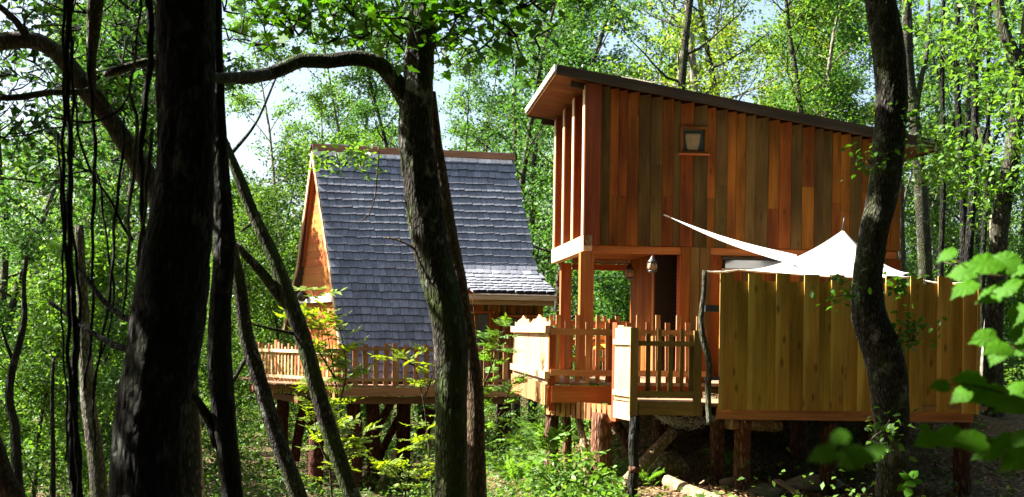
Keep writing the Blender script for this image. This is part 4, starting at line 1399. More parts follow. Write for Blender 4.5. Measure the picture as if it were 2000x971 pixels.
# rooms of light that the clearing leaves open towards the sun
S = np.array(SUN_DIR)
OPEN = [((0.3, 15.8, 1.2), (7.2, 24.5, 9.2), .94), ((-5.0, 28.5, 0.5), (-1.3, 36.0, 8.6), .45), ((-7.6, 28.5, 2.4), (-4.0, 33, 3.9), .9), ((-2.0, 13.8, 0.8), (2.5, 19.5, 3.2), .95), ((1.05, 3.3, 3.0), (2.6, 6.0, 4.8), .93), ((0.45, 2.2, 3.2), (0.9, 2.9, 4.2), .6), ((-4.5, 13.5, 0.5), (-0.8, 18.6, 5.0), .97), ((-3.6, 11, 6.2), (1.0, 15.5, 7.8), .85), ((-5.6, 11, 5), (-3.5, 16, 8), .45)]
def open_to_sun(C, rng):
    keep = np.ones(len(C), bool)
    for lo, hi, pr in OPEN:
        lo, hi = np.array(lo), np.array(hi)
        t0 = np.full(len(C), 0.3); t1 = np.full(len(C), 80.0)
        for ax in range(3):
            d = -S[ax]
            a = (lo[ax] - C[:, ax]) / d; b = (hi[ax] - C[:, ax]) / d
            t0 = np.maximum(t0, np.minimum(a, b)); t1 = np.minimum(t1, np.maximum(a, b))
        hit = t1 > t0
        keep &= ~(hit & (rng.random(len(C)) < pr))
    return C[keep]

# ------------------------------------------------------------------ trees
def limb_paths(rng, path, rad_, h0, h1, n, length, elev=(10, 45), nsub=5, sag=0.0):
    """limbs and twigs on a trunk path; returns (list of (pts, radii)), clump centres"""
    tubes, cen = [], []
    az = rng.uniform(0, 6.28)
    m = len(path)
    for i in range(n):
        f = h0 + (h1 - h0) * (i + rng.uniform(0, .8)) / n
        k = min(m - 2, int(f * (m - 1)))
        t = f * (m - 1) - k
        p = path[k] * (1 - t) + path[k + 1] * t
        r = rad_[k] * (1 - t) + rad_[k + 1] * t
        az += 2.4 + rng.uniform(-.5, .5)
        el = math.radians(rng.uniform(*elev)) + (f - .5) * .6
        L = length * rng.uniform(.6, 1.15) * (1 - .55 * max(0, (f - h0) / (1 - h0 + 1e-6)) ** 1.6)
        d = np.array([math.cos(az) * math.cos(el), math.sin(az) * math.cos(el), math.sin(el)])
        q = [p]
        for s in range(1, 6):
            d = nrmz(d + rng.normal(size=3) * .16 + np.array([0, 0, .05 - sag * s * .1]))
            q.append(q[-1] + d * L / 5)
        q = np.array(q)
        rr = np.linspace(min(r * .42, .09), .008, 6)
        tubes.append((q, rr))
        for j in range(nsub):
            ff = rng.uniform(.25, 1.0) * 5
            kk = min(4, int(ff)); b = q[kk] + (q[kk + 1] - q[kk]) * (ff - kk)
            dd = nrmz(d * .6 + rng.normal(size=3) * .75 + np.array([0, 0, .15]))
            LL = L * rng.uniform(.22, .45)
            e = b + dd * LL; mid = (b + e) / 2 + rng.normal(size=3) * .05 * LL
            tubes.append((np.array([b, mid, e]), np.array([.012, .008, .004]) * (1 + r * 2)))
            cen += [mid, e, (mid + e) / 2, b * .5 + mid * .5]
    return tubes, np.array(cen)
def proto(seed, H, r0, h0=.15, h1=.99, nl=28, length=3.0, nsub=5, k=26, sig=.35, L=.13, lean=.03, mat='leaf_mid', bk='bark_far', up=.8, elev=(5, 45), tops=1):
    rng = np.random.default_rng(seed)
    m = 14
    path = [np.zeros(3)]
    d = np.array([rng.normal() * lean, rng.normal() * lean, 1.0])
    for i in range(1, m):
        d = nrmz(d + rng.normal(size=3) * np.array([.05, .05, 0]))
        path.append(path[-1] + d * H / (m - 1))
    path = np.array(path)
    path[0, 2] -= .4
    rr = r0 * (1 - np.linspace(0, 1, m) ** 1.1 * .9)
    rr[0] *= 1.3
    tubes, cen = limb_paths(rng, path, rr, h0, h1, nl, length, elev, nsub)
    mb = MB()
    pr = random.Random(seed)
    mb.tube(path, rr, 9, pr, .12, True)
    for q, r_ in tubes:
        mb.tube(q, r_, 4 if len(q) < 5 else 5, cap=False)
    tm = mesh_py('trunk', mb.v, mb.f, M[bk], True)
    C = clumps(cen, k, sig, rng)
    C = C[rng.random(len(C)) < .95]
    cm = np_mesh('crown', leaf_verts(C, L, rng, RHOMB, up), 4, M[mat])
    return tm, cm
def plant(name, label, cat, group, pm, loc, rz, sc, tilt=(0, 0)):
    T = thing(name, loc, label, cat, group)
    T.rotation_euler = (tilt[0], tilt[1], rz)
    T.scale = sc if isinstance(sc, tuple) else (sc, sc, sc)
    for nm, me in zip(('trunk', 'crown'), pm):
        if me is not None:
            link(bpy.data.objects.new(nm, me), T)
    return T
PR = {
    'gold': [proto(1, 20, .20, .16, .99, 40, 3.3, 6, 24, .24, .15, mat='leaf_gold', bk='bark_pale'), proto(2, 18, .17, .2, .99, 36, 3.0, 6, 24, .24, .15, mat='leaf_gold', bk='bark_far')],
    'mid': [proto(3, 19, .19, .10, .99, 40, 3.2, 6, 22, .24, .15, mat='leaf_mid'), proto(4, 17, .16, .06, .99, 40, 2.9, 6, 22, .23, .14, mat='leaf_mid', bk='bark_pale')],
    'airy': [proto(5, 17, .11, .15, .99, 30, 2.6, 6, 15, .20, .13, mat='leaf_bright', bk='bark_pale'), proto(6, 15, .10, .10, .99, 28, 2.4, 6, 14, .20, .13, mat='leaf_bright')],
    'dark': [proto(7, 19, .16, .10, .99, 34, 2.8, 6, 11, .30, .15, mat='leaf_mid'), proto(8, 18, .15, .18, .99, 30, 2.6, 6, 9, .28, .15, mat='leaf_dark')],
    'slim': [proto(9, 19, .17, .30, .99, 24, 2.2, 5, 10, .30, .13, mat='leaf_bright', elev=(20, 60)), proto(10, 18, .14, .35, .99, 22, 2.0, 5, 9, .30, .13, mat='leaf_mid', elev=(20, 60))],
    'stem': [proto(21, 20, .19, .22, .99, 24, 2.6, 5, 9, .32, .13, mat='leaf_gold', bk='bark_pale', elev=(15, 55)), proto(22, 20, .17, .25, .99, 22, 2.4, 5, 8, .32, .13, mat='leaf_gold', bk='bark_lichen', elev=(15, 55))],
    'bush': [proto(11, 6.5, .06, .03, .99, 30, 1.9, 6, 20, .26, .11, mat='leaf_bright', elev=(10, 60)), proto(12, 5.5, .05, .02, .99, 30, 1.9, 6, 20, .26, .11, mat='leaf_mid', elev=(10, 60)),
             proto(13, 8.0, .07, .04, .99, 32, 1.9, 6, 18, .28, .11, mat='leaf_under', elev=(10, 60))],
}
rngF = np.random.default_rng(77)
G_WOOD = 'woodland trees behind the two cabins'
def bg_tree(px, Y, kind, v, label, sc=1.0, name='woodland_tree', cat='tree', group=G_WOOD, tilt=0.0):
    x = P(px, 600, Y).x
    plant(name, label, cat, group, PR[kind][v], (x, Y, gz(x, Y)), rngF.uniform(0, 6.28), sc, (rngF.normal() * .02, tilt))
# those one can pick out by their trunks or their place over the roofs
bg_tree(1272, 36, 'stem', 0, 'pale trunked yellow green tree rising behind the high end of the slanted roof', (1, 1, 1.05))
bg_tree(1327, 35, 'stem', 1, 'straight grey trunk with few leaves, nearest behind the slanted roof beside the pale one')
bg_tree(1383, 37, 'stem', 0, 'thick pale trunk with golden leaves third along above the slanted roof')
bg_tree(1466, 36, 'stem', 1, 'dark slender trunk above the small square window of the plank cabin')
bg_tree(1560, 46, 'gold', 1, 'broad yellow green tree filling the sky above the middle of the slanted roof')
bg_tree(1640, 50, 'gold', 0, 'bright golden tree just left of the curved trunk above the roof')
bg_tree(1782, 34, 'slim', 0, 'grey trunk standing just behind the low end of the slanted roof', (.9, .9, 1))
bg_tree(1838, 42, 'airy', 0, 'thin pale tree between the low roof end and the dark multiple stems')
bg_tree(1893, 37, 'dark', 1, 'dark upright stem at the patch of blue sky right of the cabins', (.9, .9, 1))
bg_tree(1915, 40, 'airy', 1, 'slim grey stem close beside the dark upright stem right of the cabins')
bg_tree(1990, 46, 'mid', 0, 'full green tree at the far right edge behind the leaning forked trunk')
bg_tree(1075, 39, 'dark', 0, 'dark stemmed loose tree in the gap between the two cabins', (.95, .95, 1))
bg_tree(1010, 46, 'dark', 1, 'sparse dark tree above the right end of the shingled ridge')
bg_tree(1145, 48, 'airy', 0, 'light loose tree whose top shows left of the slanted roof tip')
bg_tree(930, 50, 'airy', 1, 'thin airy tree seen just right of the mossy trunk above the shingled ridge')
bg_tree(690, 47, 'airy', 0, 'airy yellowish tree above the left half of the shingled ridge', (1.05, 1.05, 1.0))
bg_tree(760, 52, 'airy', 1, 'airy tree beneath the arching limb next to the mossy trunk', (1.1, 1.1, 1.1))
bg_tree(600, 44, 'airy', 1, 'small airy tree rising from behind the orange gable', (.95, .95, .82))
bg_tree(530, 46, 'bush', 2, 'bushy young tree left of the orange gable under the patch of sky', 1.25)
bg_tree(470, 44, 'bush', 0, 'bright bushy young tree just right of the black trunk under the patch of sky', 1.3)
bg_tree(1210, 45, 'mid', 1, 'green tree seen through the open porch of the plank cabin', .95)
bg_tree(1310, 60, 'gold', 0, 'distant golden tree showing between the two nearest trunks above the slanted roof', 1.1)
bg_tree(1420, 56, 'gold', 1, 'distant golden tree between the trunks above the slanted roof', 1.1)
bg_tree(1700, 54, 'mid', 1, 'distant full tree hidden mostly by the curved trunk', 1.1)
bg_tree(1800, 58, 'mid', 0, 'distant green tree over the low end of the slanted roof')
bg_tree(1960, 60, 'dark', 0, 'distant loose tree at the patch of sky on the right')
bg_tree(1860, 50, 'bush', 2, 'bushy young tree right of the notched fence', 1.2)
bg_tree(1950, 36, 'bush', 1, 'low bushy tree beyond the right end of the notched fence', 1.0)
bg_tree(1240, 34, 'bush', 1, 'dark leaved shrub tree behind the porch of the plank cabin', 1.0)
bg_tree(1180, 38, 'bush', 2, 'taller shrub tree framed by the porch posts of the plank cabin', 1.0)
bg_tree(880, 44, 'bush', 0, 'bushy young tree beneath the platform right of the mossy trunk', .9)
bg_tree(720, 42, 'bush', 1, 'bushy growth seen between the stilts of the shingled cabin', .8)
bg_tree(560, 39, 'bush', 2, 'young bushy tree behind the left end of the picketed platform', .9)
bg_tree(430, 36, 'bush', 2, 'young bushy tree between the black trunk and the slanting stems', .95)
bg_tree(565, 42, 'airy', 0, 'tall airy tree in the patch of sky under the left end of the arching limb', (.9, .9, .9))
bg_tree(650, 50, 'mid', 1, 'green tree low behind the peak of the orange gable', .75)
bg_tree(830, 45, 'slim', 1, 'dark slender tree hidden mostly by the mossy trunk above the ridge')
bg_tree(1045, 43, 'slim', 0, 'slender tree between the ridge end and the slanted roof tip')
bg_tree(975, 41, 'dark', 0, 'dark leaved loose tree just behind the right half of the shingled ridge', (.9, .9, .95))
bg_tree(1110, 55, 'mid', 0, 'distant green tree at the left tip of the slanted roof')
bg_tree(1230, 52, 'mid', 1, 'distant green tree left of the pale trunk above the slanted roof', 1.1)
bg_tree(1520, 40, 'slim', 0, 'slender leafy tree right of the dark slender trunk above the roof')
bg_tree(1610, 42, 'mid', 1, 'fresh green tree left of the bright golden one above the roof', 1.05)
bg_tree(720, 56, 'mid', 0, 'distant green tree behind the middle of the shingled ridge', .95)
bg_tree(900, 58, 'mid', 1, 'distant green tree behind the ridge right of the mossy trunk')
bg_tree(1880, 56, 'mid', 1, 'distant green tree low behind the pair of dark stems', .8)
# left side, built one by one because the sun comes in from here
def left_tree(seed, px, Y, H, r0, label, mat, k, L, length=2.6, nl=34, h0=.05, bk='bark_far', group='trees on the far left of the clearing'):
    rng = np.random.default_rng(seed)
    x = P(px, 600, Y).x
    base = np.array([x, Y, gz(x, Y)])
    m = 12
    path = [base - np.array([0, 0, .3])]
    d = np.array([rng.normal() * .05, rng.normal() * .05, 1.0])
    for i in range(1, m):
        d = nrmz(d + rng.normal(size=3) * np.array([.07, .07, 0])); path.append(path[-1] + d * H / (m - 1))
    path = np.array(path)
    rr = r0 * (1 - np.linspace(0, 1, m) * .85)
    tubes, cen = limb_paths(rng, path, rr, h0, .98, nl, length, (5, 50), 6)
    T = thing('woodland_tree', tuple(base), label, 'tree', group)
    mb = MB(); mb.tube(path, rr, 8, random.Random(seed), .12)
    for q, r_ in tubes:
        mb.tube(q, r_, 4, cap=False)
    mb.build('trunk', M[bk], T, True)
    C = open_to_sun(clumps(cen, k, .21, rng), rng)
    me = np_mesh('crown', leaf_verts(C - base, L, rng, RHOMB, .8), 4, M[mat])
    link(bpy.data.objects.new('crown', me), T)
left_tree(201, 20, 34, 15, .14, 'tall bright leaved tree at the far left edge behind the lianas', 'leaf_bright', 20, .13)
left_tree(202, 95, 40, 16, .15, 'mid green tree behind the left group of lianas', 'leaf_mid', 20, .14)
left_tree(203, 175, 33, 11, .10, 'yellow green young tree between the lianas and the black trunk', 'leaf_bright', 20, .12)
left_tree(204, 250, 44, 15, .14, 'green tree showing left of the black trunk half way up', 'leaf_mid', 20, .14)
left_tree(205, -60, 28, 12, .13, 'leafy tree whose branches enter at the far left edge', 'leaf_mid', 20, .12)
left_tree(206, 60, 25, 6, .06, 'low bright sapling at the lower left among the undergrowth', 'leaf_bright', 18, .11, 1.7, 26)
left_tree(207, 150, 28, 6.5, .06, 'low sapling behind the feet of the lianas', 'leaf_mid', 18, .11, 1.7, 26)
left_tree(208, 235, 30, 7, .06, 'sapling just left of the foot of the black trunk', 'leaf_bright', 18, .11, 1.8, 26)
left_tree(209, 400, 33, 6, .05, 'low green sapling in the gap right of the black trunk foot', 'leaf_mid', 18, .11, 1.7, 26)
left_tree(210, 130, 52, 18, .16, 'distant tall tree filling the upper left behind the hanging stems', 'leaf_gold', 22, .17, 3.2)
left_tree(212, 215, 32, 15, .13, 'high crowned tree whose shade falls across the orange gable', 'leaf_mid', 62, .17, 2.6, 34, .5)
left_tree(211, 330, 50, 14, .14, 'distant tree behind the top of the black trunk', 'leaf_bright', 18, .16, 3.0)

# ------------------------------------------------------------------ trunks measured in the photograph
def px_tree(name, label, cat, Y, rows, mat, sides=20, flute=.06, rough=.06, limbs=(), group=None, dY=None, step=.09, ext=True, relief=None):
    """rows: (px, py, width px) from top to foot; limbs: lists of (px, py, width, Y)"""
    pts = []
    for i, row in enumerate(rows):
        y = Y if dY is None else Y + dY * i / (len(rows) - 1)
        pts.append((*P(row[0], row[1], y), px_m(row[2], y) / 2))
    pts = pts[::-1]
    foot = pts[0]
    g = gz(foot[0], foot[1]) - .25
    if ext and foot[2] > g + .1:
        pts = [(foot[0], foot[1], g, foot[3] * 1.25)] + pts
    A_ = spline(pts, step)
    T = thing(name, tuple(A_[0][:3]), label, cat, group)
    rng = random.Random(len(label) * 7 + int(Y * 10))
    rl = float(A_[:, 3].mean()) * .085 if relief is None else relief
    MB().tube([p[:3] for p in A_], A_[:, 3], sides * 2, rng, rough * .3, True, flute, rl).build('trunk', mat, T, True)
    for lb in limbs:
        q = spline([(*P(a, b, y), px_m(w, y) / 2) for a, b, w, y in lb], step)
        MB().tube([p[:3] for p in q], q[:, 3], 14, rng, .06, True, .05, float(q[:, 3].mean()) * .12, 20.0).build('limb', mat, T, True)
    return T
def twigs(T, mat, lists, name='branch'):
    rng = random.Random(9)
    for lb in lists:
        q = spline([(*P(a, b, y), px_m(w, y) / 2) for a, b, w, y in lb], .12)
        q[:, :3] += np.random.default_rng(len(lb)).normal(size=(len(q), 3)) * .006
        MB().tube([p[:3] for p in q], q[:, 3], 6, rng, .2).build(name, mat, T, True)
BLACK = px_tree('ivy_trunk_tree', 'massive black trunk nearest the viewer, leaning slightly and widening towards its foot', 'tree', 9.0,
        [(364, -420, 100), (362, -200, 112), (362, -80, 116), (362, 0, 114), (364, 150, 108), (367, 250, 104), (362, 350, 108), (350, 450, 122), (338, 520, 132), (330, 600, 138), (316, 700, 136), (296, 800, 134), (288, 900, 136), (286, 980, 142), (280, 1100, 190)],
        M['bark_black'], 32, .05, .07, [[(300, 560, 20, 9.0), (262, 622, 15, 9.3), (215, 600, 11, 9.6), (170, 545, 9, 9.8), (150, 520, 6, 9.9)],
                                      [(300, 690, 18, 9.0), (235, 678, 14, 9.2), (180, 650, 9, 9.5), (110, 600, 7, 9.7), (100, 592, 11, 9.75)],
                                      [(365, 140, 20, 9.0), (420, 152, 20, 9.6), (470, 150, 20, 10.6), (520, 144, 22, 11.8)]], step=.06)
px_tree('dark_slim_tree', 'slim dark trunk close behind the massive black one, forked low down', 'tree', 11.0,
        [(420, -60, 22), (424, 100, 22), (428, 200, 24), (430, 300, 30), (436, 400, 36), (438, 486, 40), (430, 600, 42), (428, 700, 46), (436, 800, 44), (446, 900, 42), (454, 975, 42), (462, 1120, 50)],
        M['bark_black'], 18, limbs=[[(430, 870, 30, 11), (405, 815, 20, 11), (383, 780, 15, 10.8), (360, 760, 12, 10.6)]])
px_tree('bare_leaning_tree', 'bare grey stem leaning steeply left of the picketed platform, without a fork', 'tree', 14.0,
        [(430, 380, 18), (452, 480, 22), (468, 560, 25), (480, 650, 28), (500, 720, 30), (532, 830, 32), (565, 920, 32), (588, 985, 34), (620, 1080, 38)], M['bark_lichen'], 14,
        limbs=[[(480, 700, 9, 14), (455, 745, 8, 14), (436, 770, 5, 14.1)]])
px_tree('forked_leaning_tree', 'mossy leaning stem with a fork in front of the orange gable', 'tree', 15.0,
        [(415, 215, 11), (440, 280, 15), (468, 350, 20), (500, 430, 22), (538, 510, 26), (566, 590, 32), (592, 660, 32), (620, 760, 32), (650, 860, 32), (685, 960, 32), (715, 1060, 40)], M['bark_moss'], 16,
        limbs=[[(575, 610, 22, 15), (545, 578, 22, 15), (508, 528, 19, 14.9), (480, 500, 15, 14.8), (465, 480, 11, 14.8), (440, 470, 7, 14.8)],
               [(590, 655, 7, 15), (520, 640, 5, 14.8), (490, 632, 4, 14.7)], [(500, 430, 9, 15), (470, 452, 4, 15.1)],
               [(452, 300, 8, 15.2), (500, 240, 5, 15.4), (540, 150, 4, 15.6)]])
MAPLE_T = px_tree('mossy_tree', 'mossy dark tree with a long arching limb standing before the shingled roof', 'tree', 13.0,
        [(842, -380, 34), (838, -200, 42), (832, -60, 48), (827, 40, 54), (820, 120, 57), (815, 200, 62), (812, 260, 66), (818, 320, 70), (828, 400, 72), (842, 490, 70), (862, 570, 68), (878, 650, 66), (883, 750, 62), (882, 850, 61), (882, 971, 62), (884, 1120, 78)],
        M['bark_moss'], 28, .06, .06, [[(815, 230, 44, 13), (790, 188, 38, 13), (768, 155, 35, 12.95), (738, 124, 31, 12.9), (692, 114, 28, 12.8), (640, 120, 28, 12.7), (588, 119, 27, 12.6), (548, 136, 26, 12.5), (500, 150, 24, 12.3), (440, 152, 21, 12.1), (380, 148, 18, 11.8), (300, 120, 14, 11.4), (210, 142, 12, 11.2)]], step=.07)
px_tree('brown_twin_stem', 'thinner brown stem rising close behind the mossy tree', 'tree', 13.7,
        [(842, 180, 20), (850, 260, 22), (859, 330, 25), (873, 430, 30), (885, 500, 32), (899, 570, 32), (908, 631, 30), (919, 687, 30), (928, 760, 32), (930, 814, 33), (929, 941, 36), (932, 1120, 48)], M['bark_brown'], 16)
px_tree('curved_tree', 'thick S curved lichen spotted trunk in front of the notched fence', 'tree', 12.5,
        [(1712, -360, 52), (1715, -180, 56), (1717, -60, 58), (1719, 0, 59), (1735, 100, 61), (1741, 180, 60), (1738, 250, 60), (1731, 330, 61), (1722, 390, 59), (1706, 460, 55), (1696, 530, 57), (1695, 580, 63), (1702, 630, 69), (1722, 680, 74), (1735, 740, 73), (1739, 800, 68), (1743, 870, 62), (1738, 971, 56), (1736, 1120, 74)],
        M['bark_lichen'], 28, .05, .06, [[(1720, 40, 20, 12.5), (1735, -60, 14, 12.3), (1760, -200, 9, 12)]], step=.06)
px_tree('leaning_forked_trunk', 'dark trunk leaning out at the upper right edge, forked below the top', 'tree', 22.0,
        [(1940, -60, 20), (1958, 50, 22), (1980, 110, 25), (1988, 180, 27), (1981, 260, 29), (1972, 330, 32), (1958, 400, 33), (1950, 480, 33), (1945, 560, 33), (1940, 700, 36), (1938, 860, 48)], M['bark_far'], 16,
        limbs=[[(1985, 180, 26, 22), (2000, 100, 22, 22), (2008, 20, 18, 22)], [(1960, 395, 20, 22), (1930, 330, 12, 22.2), (1912, 250, 8, 22.4)]])
px_tree('pale_trunk', 'sunlit white patched trunk just right of the notched fence', 'tree', 24.0,
        [(1944, 420, 20), (1944, 520, 22), (1938, 600, 24), (1932, 660, 26), (1926, 760, 26), (1924, 860, 30)], M['bark_pale'], 12)
px_tree('pale_trunk', 'pale trunk rising beyond the fence directly right of the plank cabin wall', 'tree', 30.0,
        [(1770, -40, 18), (1774, 120, 20), (1785, 220, 21), (1792, 300, 22), (1800, 400, 25), (1806, 520, 27), (1808, 640, 30)], M['bark_lichen'], 12,
        limbs=[[(1786, 230, 12, 30), (1800, 150, 10, 30), (1812, 90, 7, 30.2), (1815, -20, 5, 30.4)]])
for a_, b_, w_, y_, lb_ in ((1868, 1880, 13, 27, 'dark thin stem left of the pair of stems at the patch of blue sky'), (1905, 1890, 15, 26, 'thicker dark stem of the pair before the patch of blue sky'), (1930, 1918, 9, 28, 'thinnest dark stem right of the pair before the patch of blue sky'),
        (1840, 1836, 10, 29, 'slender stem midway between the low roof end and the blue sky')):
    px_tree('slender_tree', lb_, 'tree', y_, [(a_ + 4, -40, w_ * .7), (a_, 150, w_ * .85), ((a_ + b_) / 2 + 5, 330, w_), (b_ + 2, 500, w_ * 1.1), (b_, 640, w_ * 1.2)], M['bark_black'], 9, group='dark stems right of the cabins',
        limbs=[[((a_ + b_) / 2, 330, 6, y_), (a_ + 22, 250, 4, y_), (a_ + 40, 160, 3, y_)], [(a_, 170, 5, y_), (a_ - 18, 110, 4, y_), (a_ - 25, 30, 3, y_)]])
px_tree('bare_leaning_tree', 'dark thin crooked tree at the far left among the green leaves', 'tree', 20.0,
        [(52, 500, 7), (46, 560, 9), (48, 620, 11), (38, 670, 13), (24, 720, 15), (18, 780, 16), (28, 830, 18), (32, 900, 20), (36, 1000, 24)], M['bark_black'], 10,
        limbs=[[(24, 700, 9, 20), (12, 670, 6, 20), (4, 640, 4, 20)]])
px_tree('thin_tree', 'thin upright pole tree near the lower left corner', 'tree', 21.0, [(104, 700, 6), (102, 800, 8), (104, 900, 9), (102, 1000, 12)], M['bark_black'], 8)
px_tree('grey_trunk', 'pale grey trunk behind the main bundle of lianas', 'tree', 17.0, [(155, 440, 16), (160, 560, 20), (166, 680, 24), (172, 780, 28), (186, 880, 30), (194, 985, 34)], M['bark_grey'], 12)
px_tree('grey_trunk', 'short pale grey trunk seen low between the black trunk and the slim dark one', 'tree', 19.0, [(378, 740, 12), (384, 800, 15), (387, 880, 16), (391, 985, 18)], M['bark_pale'], 10)
px_tree('brown_leaning_trunk', 'brown trunk foot leaning at the bottom left corner', 'tree', 10.5, [(-40, 800, 40), (-12, 880, 42), (8, 940, 44), (28, 1010, 48)], M['bark_brown'], 14)
OAK = px_tree('leaning_limb_tree', 'great mossy limbed tree leaning across the top left corner', 'tree', 11.5,
        [(-160, 120, 32), (-60, 95, 34), (30, 78, 32), (90, 88, 32), (140, 135, 34), (172, 180, 35), (210, 225, 37), (250, 285, 38), (290, 350, 43), (330, 430, 50), (350, 600, 56), (355, 800, 61), (360, 1000, 66), (362, 1120, 76)], M['bark_grey'], 18,
        limbs=[[(60, 84, 18, 11.5), (30, 40, 13, 11.4), (-10, 5, 11, 11.2)], [(230, 250, 19, 11.5), (192, 182, 14, 11.4), (160, 180, 14, 11.3), (100, 180, 13, 11.2), (40, 190, 12, 11.1), (-20, 192, 11, 11)],
               [(180, 190, 16, 11.5), (178, 120, 18, 11.3), (183, 50, 27, 11.2), (190, -40, 32, 11.1)], [(205, 145, 11, 11.4), (240, 138, 11, 11.6), (290, 118, 10, 11.8), (330, 100, 8, 12)]])

# crown of leaves round a set of limbs
def crown(T, mat, C, L, rng, outline=OVATE, up=.8, name='crown', thin=True):
    C = open_to_sun(np.asarray(C), rng) if thin else np.asarray(C)
    me = np_mesh(name, leaf_verts(C - np.array(T.location), L, rng, outline, up), len(outline), M[mat])
    return link(bpy.data.objects.new(name, me), T)
def spray(T, bark_, rng, starts, n, length, rr=.012, droop=.0):
    """fans of thin twigs; returns the points the leaves hang from"""
    mb = MB(); cen = []
    for (p, d) in starts:
        for _ in range(n):
            dd = nrmz(np.array(d) + rng.normal(size=3) * .55)
            L = length * rng.uniform(.5, 1.2)
            q = [np.array(p)]
            for s in range(4):
                dd = nrmz(dd + rng.normal(size=3) * .2 - np.array([0, 0, droop])); q.append(q[-1] + dd * L / 4)
                cen.append(q[-1] + rng.normal(size=3) * .04)
                if s: cen.append((q[-1] + q[-2]) / 2 + rng.normal(size=3) * .08)
            mb.tube(q, np.linspace(rr, rr * .3, 5), 4, cap=False)
    if mb.v:
        mb.build('twigs', M[bark_], T, True)['kind'] = 'stuff'
    return np.array(cen)
rngM = np.random.default_rng(5)
def near_crowns():
    rng = rngM
    # maple over the arching limb
    st = []
    for px in range(440, 800, 22):
        for py in (84, 40, -5, -60):
            if 440 < px < 500 and py in (40, 84) and rng.random() < .5: continue
            y = 13.6 + rng.uniform(-.5, 1.6)
            st.append((tuple(P(px + rng.uniform(-12, 12), py + rng.uniform(-20, 10), y)), (rng.normal() * .6, rng.normal() * .5, .5)))
    for px in range(790, 1070, 22):
        for py in (85, 30, -30, -90):
            if px > 980 and py == 85 and rng.random() < .4: continue
            y = 13 + rng.uniform(-1.2, 1.6)
            st.append((tuple(P(px + rng.uniform(-12, 12), py - max(0, px - 900) * .05 + rng.uniform(-22, 8), y)), (rng.normal() * .6, rng.normal() * .5, .1)))
    cen = spray(MAPLE_T, 'bark_black', rng, st, 3, .5)
    C = clumps(cen, 5, .09, rng)
    crown(MAPLE_T, 'leaf_maple', C, .12, rng, MAPLE, 1.0)
    # leaves out of sight, added to shade the trunks and cabin front
    C = np.stack([rng.uniform(-5, 9.0, 9000), rng.uniform(8.5, 15.3, 9000), rng.uniform(8.6, 15, 9000)], 1)
    C = C[C[:, 2] > CZ + .29 * C[:, 1] + .3]
    crown(MAPLE_T, 'leaf_maple', C, .30, rng, OVATE, 1.0)
    # leaves of the leaning tree, top left
    st = []
    for px in range(-40, 310, 24):
        for py in (-60, 10, 70, 130, 190, 260, 330):
            if rng.random() < (.18 if py < 240 else .45): continue
            y = 12.5 + rng.uniform(-1, 3.5)
            st.append((tuple(P(px + rng.uniform(-14, 14), py + rng.uniform(-25, 25), y)), (rng.normal() * .6, rng.normal() * .5, .1)))
    cen = spray(OAK, 'bark_black', rng, st, 3, .5)
    C = clumps(cen, 4, .10, rng)
    sel = rng.random(len(C)) < .6
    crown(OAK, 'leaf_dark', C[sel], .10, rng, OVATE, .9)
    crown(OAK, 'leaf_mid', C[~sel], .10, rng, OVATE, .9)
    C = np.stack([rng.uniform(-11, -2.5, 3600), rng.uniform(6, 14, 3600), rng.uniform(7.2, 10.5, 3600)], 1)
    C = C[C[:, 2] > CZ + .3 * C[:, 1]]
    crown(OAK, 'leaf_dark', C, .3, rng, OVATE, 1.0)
near_crowns()
def tufts(name_T, mat, spots, L, k=12, sig=.10, seed=3, bark_='bark_grey', outline=OVATE, length=.25):
    rng = np.random.default_rng(seed)
    st = [(tuple(P(a, b, y)), (rng.normal() * .4, -.2, .5)) for a, b, y in spots]
    cen = spray(name_T, bark_, rng, st, 3, length, .006)
    crown(name_T, mat, clumps(cen, k // 4, sig, rng), L, rng, outline, .8, thin=False)
for o in list(bpy.data.objects):
    lb = o.get('label', '')
    if lb.startswith('thick S curved'):
        tufts(o, 'leaf_maple', [(1655, 575, 12.3), (1772, 640, 12.4), (1775, 668, 12.4), (1700, 320, 12.2), (1760, 240, 12.4), (1752, 560, 12.6)], .07, 12, .07, 31, length=.14)
        tufts(o, 'leaf_bright', [(1790, 330, 13.5), (1830, 300, 14), (1850, 340, 14.2), (1700, 860, 12.2), (1800, 360, 14)], .08, 14, .1, 32, length=.35)
    if lb.startswith('dark trunk leaning out'):
        tufts(o, 'leaf_bright', [(1900 + 18 * i, 60 + 40 * (i % 4), 21 + (i % 3)) for i in range(-3, 7)] + [(1860 + 20 * i, 330 + 30 * (i % 3), 22) for i in range(6)] + [(1990, 180, 20), (1992, 300, 20), (1985, 240, 20)], .12, 24, .22, 33, length=.8)
    if lb.startswith('mossy leaning stem'):
        tufts(o, 'leaf_bright', [(640, 330, 15.5), (672, 325, 15.5), (700, 328, 15.6)], .09, 12, .08, 35, length=.3)

